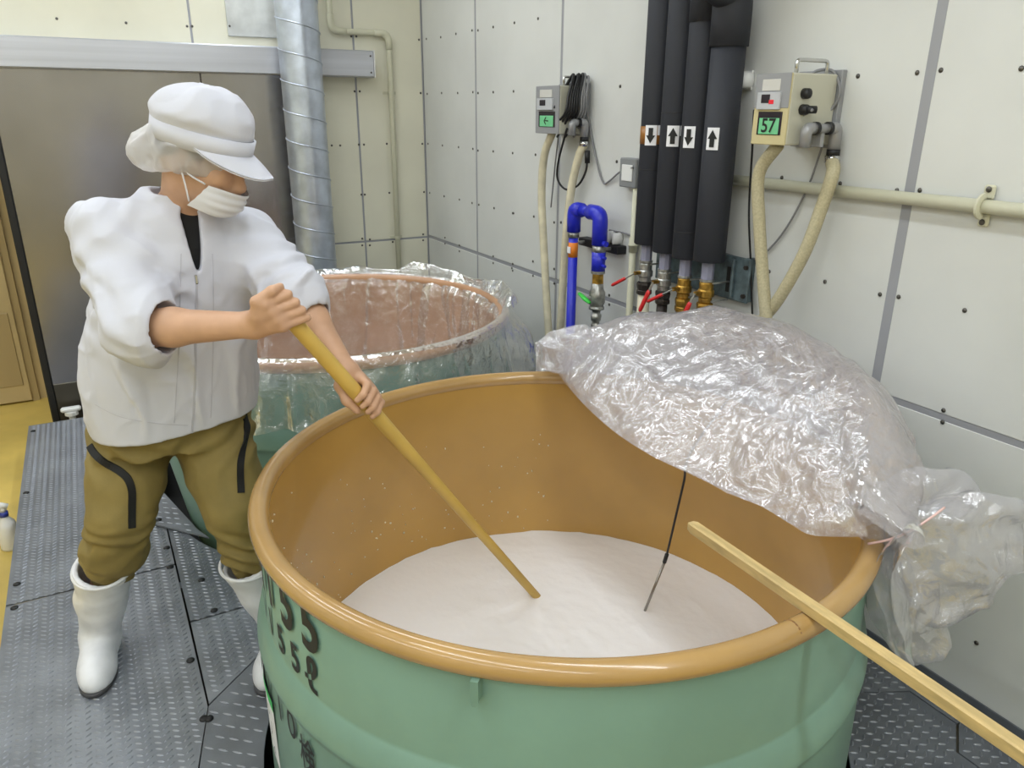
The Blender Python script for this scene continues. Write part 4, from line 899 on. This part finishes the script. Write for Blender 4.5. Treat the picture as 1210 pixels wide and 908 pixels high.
pers = mesh_obj('person', W(V), Fc, m_skin, None, True, origin=BASE)
T(pers, 'person in white cap, mask and jacket leaning over the tank with a stirring pole', 'person')
del g

# ---------------------------------------------------------------- jacket
PHI = math.radians(38)
KEY = np.array([  # height, centre side, centre forward, half width, half depth
    (.70, -.958, 1.985, .216, .165), (.80, -.951, 1.985, .219, .167), (.92, -.937, 1.975, .216, .160), (1.05, -.912, 1.965, .208, .146),
    (1.18, -.880, 1.955, .196, .136), (1.28, -.855, 1.952, .176, .122), (1.345, -.842, 1.955, .125, .098), (1.39, -.832, 1.955, .085, .078), (1.43, -.822, 1.950, .074, .070)])
def torso(P, inset=0., n=2.5):
    z = P[..., 2]; c = [np.interp(z, KEY[:, 0], KEY[:, i]) for i in range(1, 5)]; ds, dg = P[..., 0]-c[0], P[..., 1]-c[1]
    u = ds*math.cos(PHI)+dg*math.sin(PHI); w = -ds*math.sin(PHI)+dg*math.cos(PHI); a, b_ = c[2]-inset, c[3]-inset
    return ((np.abs(u/a)**n+np.abs(w/b_)**n)**(1/n)-1)*np.minimum(a, b_)
HEM = .775
SRE = RE+nrm(RW-RE)*.022; SLE = LE+nrm(LW-LE)*.028
def jacket_fields(g, zip_open=True):
    def f(P):
        hem = HEM+.004+.016*smoothstep(-.98, -.74, P[..., 0]); return np.maximum(torso(P), np.maximum(hem-P[..., 2], P[..., 2]-1.405-.05*(P[..., 1]-1.95)))
    g.fn(f, (-1.3, 1.7, .72), (-.62, 2.25, 1.46))
    g.cone(NECK+[-.045, -.02, -.035], RS+[.02, 0, -.006], .062, .076, .06); g.cone(NECK+[.045, .03, -.055], LS, .062, .082, .06)
    g.cone(RS, RE+[0, .012, -.004], .078, .080, .05); g.cone(RE+[0, .01, -.004], SRE, .078, .066, .03)
    g.cone(LS, LE, .085, .072, .05); g.cone(LE, SLE, .072, .060, .03)
g = Grid((-1.28, 1.56, .74), (-.40, 2.24, 1.45), .0052); jacket_fields(g)
def fold(P):
    q = P.copy(); w = np.stack([vnoise(q, 7, 3), vnoise(q, 7, 13), vnoise(q, 7, 23)], -1)*.05; q = q+w
    wa = np.exp(-np.sum((P-(RS*.35+RE*.65))**2, 1)/(2*.11**2)); wl = np.exp(-np.sum((P-(LS*.4+LE*.6))**2, 1)/(2*.10**2))
    d1 = nrm(np.array([.55, .0, 1.])); d2 = nrm(np.array([1., -.2, -.9])); 
    f = -.016*np.maximum(0, ridge(q*[1, 1, .5], 9, 2)-.30)-.004*np.maximum(0, ridge(q, 20, 7)-.3)
    f += .0055*wa*np.sin((q@d1)*85)+.006*wl*np.sin((q@nrm(LE-LS))*105)
    arm = smoothstep(1.05, 1.32, P[:, 2])*smoothstep(.06, .13, np.abs((P[:, 0]+.85)*math.cos(PHI)+(P[:, 1]-1.95)*math.sin(PHI)))
    f += .0028*arm*np.sin(((P-NECK)@nrm((.8, 0, -.6)))*48+6*vnoise(P, 5, 9))
    f += -.006*np.exp(-((P[:, 2]-.815)/.010)**2)*0+.0025*smoothstep(.825, .80, P[:, 2])*np.sin(np.arctan2(P[:, 0]+.95, P[:, 1]-1.98)*70)*smoothstep(-1.06, -1.12, P[:, 0])
    return f
g.displace(lambda P: fold(P)*(.15+.85*smoothstep(.78, .88, P[:, 2])))
g.cone(SRE-nrm(RW-RE)*.03, SRE+nrm(RW-RE)*.10, .060, .060, .004, 'sub'); g.cone(SLE-nrm(LW-LE)*.03, SLE+nrm(LW-LE)*.10, .053, .053, .004, 'sub')
# neck opening and the open zip below the collar
g.cone(NECK+[-.008, .0, -.045], NECK+[.03, -.03, .12], .066, .085, .004, 'sub')
ZX = lambda py: np.interp(py, [225, 250, 330, 420, 525], [231, 233, 232, 231, 226])
zA, zB = M(233, 246, 1.86), M(231.5, 327, 1.80)
def wedge(P):
    t = np.clip((zA[2]-P[..., 2])/(zA[2]-zB[2]), -.5, 1.2); cs = zA[0]+(zB[0]-zA[0])*t+(P[..., 1]-1.83)*-.60
    half = .019*np.sqrt(np.clip(1-t, 0, 1.2))*np.clip(t*4+.9, .5, 1.4); return np.maximum(np.maximum(np.abs(P[..., 0]-cs)-half, P[..., 1]-1.935), zB[2]-P[..., 2])
g.fn(wedge, (-.95, 1.6, 1.12), (-.7, 1.95, 1.44), .004, 'sub')
V, Fc = g.mesh(1); jk = mesh_obj('jacket', W(V), Fc, m_cloth, pers, True); jk['label'] = 'white short-sleeved zip jacket with standing collar'
JV, JF = W(V), Fc; del g
g = Grid((-1.10, 1.70, .95), (-.62, 2.2, 1.44), .006)
g.fn(lambda P: np.maximum(torso(P, .009), np.maximum(P[..., 2]-1.375, 1.0-P[..., 2])), (-1.1, 1.7, .95), (-.62, 2.2, 1.44))
g.cone(NECK+[0, 0, -.04], NECK+[.014, -.012, .028], .066, .064, .02)
V, Fc = g.mesh(1); us = mesh_obj('undershirt', W(V), Fc, m_blackc, pers, True); us['label'] = 'black undershirt at the open collar'; del g

# standing collar
cax = nrm(np.array([.16, -.10, 1.])); cf = nrm(np.array([math.sin(PHI), -math.cos(PHI), 0])-cax*np.dot(cax, [math.sin(PHI), -math.cos(PHI), 0])); cl_ = np.cross(cax, cf); CB = NECK+[.0, .0, .0]
V = []; na = 64
for r_, z_ in ((.078, -.02), (.086, -.03), (.088, .0), (.084, .034), (.080, .038), (.076, .034), (.074, .0), (.074, -.02)):
    for t in np.radians(np.linspace(14, 346, na)):
        fr = .5+.5*math.cos(t); V.append(CB+cf*(r_*math.cos(t)*(1.0+.10*fr))+cl_*r_*math.sin(t)*.98+cax*(z_-.052*fr**2))
mesh_obj('collar', W(np.array(V)), [(k*na+j, k*na+j+1, ((k+1) % 8)*na+j+1, ((k+1) % 8)*na+j) for k in range(8) for j in range(na-1)]+[tuple(k*na for k in range(8)), tuple(k*na+na-1 for k in range(7, -1, -1))], m_cloth, jk, True)

# ---------------------------------------------------------------- trousers
RC = RA*.40+RK*.60; LC = LA*.42+LK*.58                         # trouser hems tucked in the boots
g = Grid((-1.30, 1.68, .30), (-.60, 2.22, .98), .0055)
g.fn(lambda P: np.maximum(torso(P, .026, 2.3), np.maximum(P[..., 2]-.93, .722-P[..., 2])), (-1.26, 1.7, .66), (-.66, 2.25, .98))
for h_, kn, an, sgn in ((RH, RK, RC, -1), (LH, LK, LC, 1)):
    g.cone(h_+[sgn*.01, 0, -.02], kn*.6+h_*.4, .112, .092, .035); g.cone(kn*.6+h_*.4, kn, .092, .079, .04); g.cone(kn, an+(kn-an)*.25, .079, .076, .03); g.cone(an+(kn-an)*.25, an, .076, .058, .03)
def pfold(P):
    q = P+np.stack([vnoise(P, 8, 3), vnoise(P, 8, 13), vnoise(P, 8, 23)], -1)*.04
    low = smoothstep(.60, .42, P[:, 2]); cr = np.exp(-((P[:, 2]-.74)/.07)**2)
    return -.004*ridge(q, 13, 5)-.006*low*np.sin(q[:, 2]*95+q[:, 0]*40+5*vnoise(P, 9, 31))-.006*low*ridge(q*[1, 1, 1.6], 16, 2)-.006*cr*np.sin((q[:, 2]-np.abs(q[:, 0]+.91)*.8)*80)
g.displace(pfold); V, Fc = g.mesh(1); tr = mesh_obj('trousers', W(V), Fc, m_pants, pers, True); tr['label'] = 'olive work trousers with black zips'
TV, TF = W(V), Fc; del g
def drape(V, Fc, pxs, width, thick, n=50):                     # a strip laid on a garment along a traced line
    bv = BVHTree.FromPolygons([Vector(v) for v in V], [tuple(map(int, f)) for f in Fc]); P = []; Nn = []
    for x, y in smooth_path(np.array(pxs, float), n):
        r = ray(x, y); hit = bv.ray_cast(Vector(O3), Vector(nrm(r)))
        if hit[0] is not None: P.append(np.array(hit[0])); Nn.append(np.array(hit[1]))
    P = np.array(P); Nn = np.array(Nn)
    for _ in range(4): P[1:-1] = (P[:-2]+2*P[1:-1]+P[2:])/4; Nn[1:-1] = (Nn[:-2]+2*Nn[1:-1]+Nn[2:])/4
    Nn /= np.linalg.norm(Nn, axis=1)[:, None]; t = np.gradient(P, axis=0); t /= np.linalg.norm(t, axis=1)[:, None]+1e-9; sd = np.cross(t, Nn); sd /= np.linalg.norm(sd, axis=1)[:, None]+1e-9
    VV = []; m = len(P)
    for a, b_ in ((-1, -.6), (-.85, 1), (.85, 1), (1, -.6)): VV.append(P+sd*a*width/2+Nn*(b_*thick))
    VV = np.stack(VV, 1).reshape(-1, 3)
    return VV, [(i*4+j, i*4+j+1, (i+1)*4+j+1, (i+1)*4+j) for i in range(m-1) for j in range(3)]
m_zip = mat('zip_black', (10, 10, 11), .7)
for pxs in ([(106, 527), (112, 537), (125, 548), (140, 556), (151, 566), (156, 580), (156, 600), (156, 624)], [(289, 492), (292, 505), (290, 520), (286, 535), (284, 555), (285, 583)]):
    VV, FF = drape(TV, TF, pxs, .021, .004); z_ = mesh_obj('pocket_zip', VV, FF, m_zip, tr); z_['label'] = 'black pocket zip'
VV, FF = drape(JV, JF, [(232, 329), (232, 360), (231, 400), (231, 440), (229, 480), (226, 518)], .006, .0022, 60); mesh_obj('front_zip', VV, FF, mat('zip_grey', (178, 178, 188), .5), jk)
for sp_ in ([(214, 300), (213, 340), (212, 400), (209, 450), (206, 500)], [(251, 300), (252, 345), (252, 400), (251, 440), (249, 494)]):
    VV, FF = drape(JV, JF, sp_, .0026, .0009, 60); mesh_obj('placket_seam', VV, FF, mat('seam_grey', (186, 186, 196), .8), jk)
zp = W(M(231.5, 327, 1.795)); B().box(zp-[.004, .004, .018], zp+[.004, .004, .004], .002).make('zip_pull', m_chrome, jk)
VV, FF = drape(JV, JF, [(112, 478), (140, 492), (180, 500), (222, 503)], .002, .0006, 60); mesh_obj('hem_seam', VV, FF, mat('seam_grey', (196, 196, 206), .8), jk)
# back pocket flap that sticks out at the side
q = M(95, 392, 1.93); q2 = M(102, 440, 1.94)

# ---------------------------------------------------------------- boots
def boot(an, top, toe, name_label):
    d = nrm(np.array([toe[0]-an[0], toe[1]-an[1], 0])); sdv = np.array([-d[1], d[0], 0]); lo = np.minimum(np.minimum(an, top), toe)-.1; hi = np.maximum(np.maximum(an, top), toe)+.1; lo[2] = -.01
    g = Grid(lo, hi, .0045); heel = np.array([an[0], an[1], 0])-d*.035
    mid = an*.5+top*.5
    g.cone([an[0], an[1], .07], mid, .055, .065, .03); g.cone(mid, top+(top-mid)*.25, .065, .082, .03)
    g.cone(heel+[0, 0, .045], heel+d*.06+[0, 0, .05], .043, .043, .03)
    A = np.array([d, sdv, [0, 0, 1]])
    g.ell(heel+d*.165+[0, 0, .030], A, (.085, .050, .050), .03); g.cone(heel+d*.05+[0, 0, .065], heel+d*.16+[0, 0, .042], .045, .036, .04)
    ax = nrm(top-mid)
    g.displace(lambda P: -.0015*np.sin(P[:, 2]*60+2*vnoise(P, 6, 3))*smoothstep(.08, .14, P[:, 2])*smoothstep(.34, .26, P[:, 2])-.0035*vnoise(P, 14, 5))
    g.fn(lambda P: np.maximum((P-top)@ax*-1, -10*np.ones(P.shape[:-1])), lo, hi, 0, 'sub')       # cut level with the top
    g.cone(mid*.8+top*.2, top+(top-mid)*.4, .046, .073, .0, 'sub')
    g.fn(lambda P: P[..., 2]-.012, lo, hi, 0, 'sub')
    V, Fc = g.mesh(1); o = mesh_obj('boot', W(V), Fc, m_boot, pers, True); o['label'] = name_label
    # sole
    g = Grid(lo, hi, .005); g.ell(heel+d*.165+[0, 0, .008], A, (.090, .051, .03), .02); g.ell(heel+d*.02+[0, 0, .008], A, (.055, .040, .03), .02); g.cone(heel+d*.02+[0, 0, .01], heel+d*.16+[0, 0, .01], .034, .038, .02)
    g.fn(lambda P: np.abs(P[..., 2]-.009)-.009+0*P[..., 0], lo, hi, 0, 'isect') if False else None
    g.fn(lambda P: .016-P[..., 2], lo, hi, 0, 'sub'); g.fn(lambda P: P[..., 2]-.0005, lo, hi, 0, 'sub')
    V, Fc = g.mesh(0); mesh_obj('sole', W(V), Fc, mat('sole_dark', (70, 70, 74), .6), o, True)
    B().tube(W(np.array([top+(sdv*math.cos(t)+np.cross(ax, sdv)*math.sin(t))*.0785 for t in np.linspace(0, 2*np.pi, 40)])), .0055, 8, cap=False).make('top_band', m_boot, o, True)
boot(RA, np.array([-1.182, 1.882, .352]), np.array([-1.215, 1.79, 0]), 'white rubber boot planted on the steel plate')
boot(LA, np.array([-.772, 1.915, .352]), np.array([-.712, 1.80, 0]), 'white rubber boot close to the green tank')

# ---------------------------------------------------------------- cap, hair net, mask
g = Grid(HC-.24, HC+.24, .0045)
def crown(d, q):
    a = np.arctan2(q[..., 1], q[..., 0]); top = np.maximum(0, q[..., 2]); return d-.0022*np.cos(a*5+.4)*smoothstep(-.03, .05, q[..., 2])
CA = np.array([nrm(hf+hu*.06), hr, nrm(hu-hf*.06)])
g.ell(hd_pt(-.014, 0, .080), CA, (.117, .108, .074), .0, fn=crown)
def band(P):
    q = (P-hd_pt(-.010, 0, .045))@HA.T; return np.maximum((np.sqrt((q[..., 0]/.113)**2+(q[..., 1]/.097)**2)-1)*.1, np.abs(q[..., 2])-.026)
g.fn(band, HC-.22, HC+.22, .012)
def dent(P):
    q = (P-hd_pt(.05, .03, .19))@HA.T; return np.linalg.norm(q/np.array([.07, .05, .032]), axis=-1)*.035-.035
g.fn(dent, HC-.22, HC+.23, .03, 'sub')
g.displace(lambda P: (-.010*np.maximum(0, ridge(P, 9, 4)-.2)-.0030*ridge(P, 20, 8))*smoothstep(.062, .085, (P-HC)@hu))
V, Fc = g.mesh(1); cp = mesh_obj('cap', W(V), Fc, m_cloth, pers, True); cp['label'] = 'white peaked work cap'; del g
b = B(); tt = np.linspace(0, 2*np.pi, 60, endpoint=False)
def ering(u, f, r, off=-.010): return np.array([hd_pt(off+f*math.cos(t), r*math.sin(t), u) for t in tt])
R0, R1 = ering(.019, .1195, .1035), ering(.062, .1215, .1055); n = 60
mesh_obj('cap_band', W(np.vstack([ering(.019, .117, .096), R0, R1, ering(.062, .117, .096)])), [(k*n+j, k*n+(j+1) % n, (k+1)*n+(j+1) % n, (k+1)*n+j) for k in range(3) for j in range(n)], m_cloth, cp, True)
V = []; na, nr = 40, 9
for side in (0, 1):
    for i in range(nr):
        s_ = i/(nr-1)
        for j in range(na):
            t = math.radians(-72+144*j/(na-1)); ext = .066*max(0., math.cos(t*1.25))**.6
            V.append(hd_pt(-.010+.117*math.cos(t)+ext*s_*.98, .101*math.sin(t)*(1+.04*s_), .030-.004*side-(.020*s_+.012*s_*s_+.016*s_*abs(math.sin(t)))*ext/.066))
Fb = []
for side in (0, 1):
    o_ = side*na*nr
    for i in range(nr-1):
        for j in range(na-1): q = (o_+i*na+j, o_+i*na+j+1, o_+(i+1)*na+j+1, o_+(i+1)*na+j); Fb.append(q if side else q[::-1])
for j in range(na-1): Fb.append(((nr-1)*na+j, (nr-1)*na+j+1, na*nr+(nr-1)*na+j+1, na*nr+(nr-1)*na+j))
mesh_obj('brim', W(np.array(V)), Fb, m_cloth, cp, True)
q = hd_pt(-.095, .078, .045); B().box(W(q)-[.011, .011, .014], W(q)+[.011, .011, .014], .003).make('size_tag', mat('tag_grey', (205, 203, 200), .6), cp) if False else None
# hair under the net at the temple and nape
g = Grid(HC-.2, HC+.2, .006); g.ell(hd_pt(-.018, 0, .03), HA, (.102, .082, .098), 0)
g.fn(lambda P: (lambda q: np.maximum(np.maximum(q[..., 0]-.050, -.012-q[..., 2]+.25*np.minimum(q[..., 0]+.02, 0)), q[..., 2]-.06))((P-HC)@HA.T)*-1, HC-.2, HC+.2, 0, 'sub') if False else None
sl, P = g.block(HC-.2, HC+.2); q = (P-HC)@HA.T; cut = np.maximum(np.maximum(q[..., 0]-.052, -.008-q[..., 2]+.35*np.minimum(q[..., 0]+.03, 0)), q[..., 2]-.07); g.G[sl] = np.maximum(g.G[sl], cut)
V, Fc = g.mesh(1); hr_o = mesh_obj('hair', W(V), Fc, m_hair, pers, True); hr_o['label'] = 'short black hair under the net'
f_net = film('net_film', .62, rough=.5, bump=.3, bscale=60, gloss=.0)
g = Grid(HC-.26, HC+.2, .005); g.ell(hd_pt(-.128, .012, -.030), HA, (.045, .057, .043), 0); g.ell(hd_pt(-.02, 0, .010), HA, (.108, .098, .100), .03)
sl, P = g.block(HC-.26, HC+.2); q = (P-HC)@HA.T; cut = np.maximum(np.maximum(q[..., 0]-.072, -.040-q[..., 2]+.34*np.minimum(q[..., 0]+.03, 0)-.25*np.minimum(0, .02-q[..., 0])), q[..., 2]-.055); g.G[sl] = np.maximum(g.G[sl], cut)
g.displace(lambda P: -.006*ridge(P, 20, 3)-.003*ridge(P, 45, 6)); V, Fc = g.mesh(1)
nt_ = mesh_obj('hair_net', W(V), Fc, f_net, pers, True); nt_['label'] = 'translucent white hair net bunched behind the head'
# mask: pleated sheet bulging over nose and chin
V = []; na, nr = 44, 26
for side in (0, 1):
    for i in range(nr):
        v = i/(nr-1)
        for j in range(na):
            t = math.radians((-1+2*j/(na-1))*(64+22*v)); up = -.036-.026*math.cos(t)*(1-v)-.088*v-.010*math.sin(t)**2*(1-2*v)*-1.; narrow = 1-.42*abs(math.sin(t))**3
            uu = -.076+(up+.076)*narrow; pleat = .0022*math.sin(v*math.pi*7)*math.cos(t)
            f = .010+(.098+.014*math.cos(t)**8*(1-v)-.018*max(0, 2*v-1)**2)*math.cos(t)**.85 if math.cos(t) > 0 else .014
            V.append(hd_pt(f+pleat-.0015*side, (.075+.004*math.sin(v*math.pi))*math.sin(t), uu))
Fb = []
for side in (0, 1):
    o_ = side*na*nr
    for i in range(nr-1):
        for j in range(na-1): q = (o_+i*na+j, o_+i*na+j+1, o_+(i+1)*na+j+1, o_+(i+1)*na+j); Fb.append(q[::-1] if side else q)
mk = mesh_obj('face_mask', W(np.array(V)), Fb, m_mask, pers, True); mk['label'] = 'white pleated face mask'
for s_ in (-1, 1):
    for u0, fe, f0 in ((-.050, .020, .050), (-.100, -.018, .020)):
        B().tube(W(smooth_path([hd_pt(f0, s_*(.0735 if f0 < .03 else .0690), u0), hd_pt(.006, s_*.0785, u0*.55-.005), hd_pt(fe-.008, s_*.082, .012)], 14)), .0022, 6).make('ear_loop', m_mask, mk, True)
    B().ell if False else None
    e_ = hd_pt(.0905, s_*.032, -.001); B().tube(W(np.array([hd_pt(.0875-.006*abs(t)**2, s_*.032+.014*t, -.021-.003*t*t) for t in np.linspace(-1, 1, 9)])), .0022, 6).make('eyelashes', m_hair, pers, True)
    B().tube(W(np.array([hd_pt(.0915-.010*abs(t)**2, s_*.033+.018*t, .006-.003*t*t) for t in np.linspace(-1, 1, 9)])), .0028, 6).make('eyebrow', m_hair, pers, True)
for o in list(bpy.data.objects):
    if '_o' in o.keys(): del o['_o']
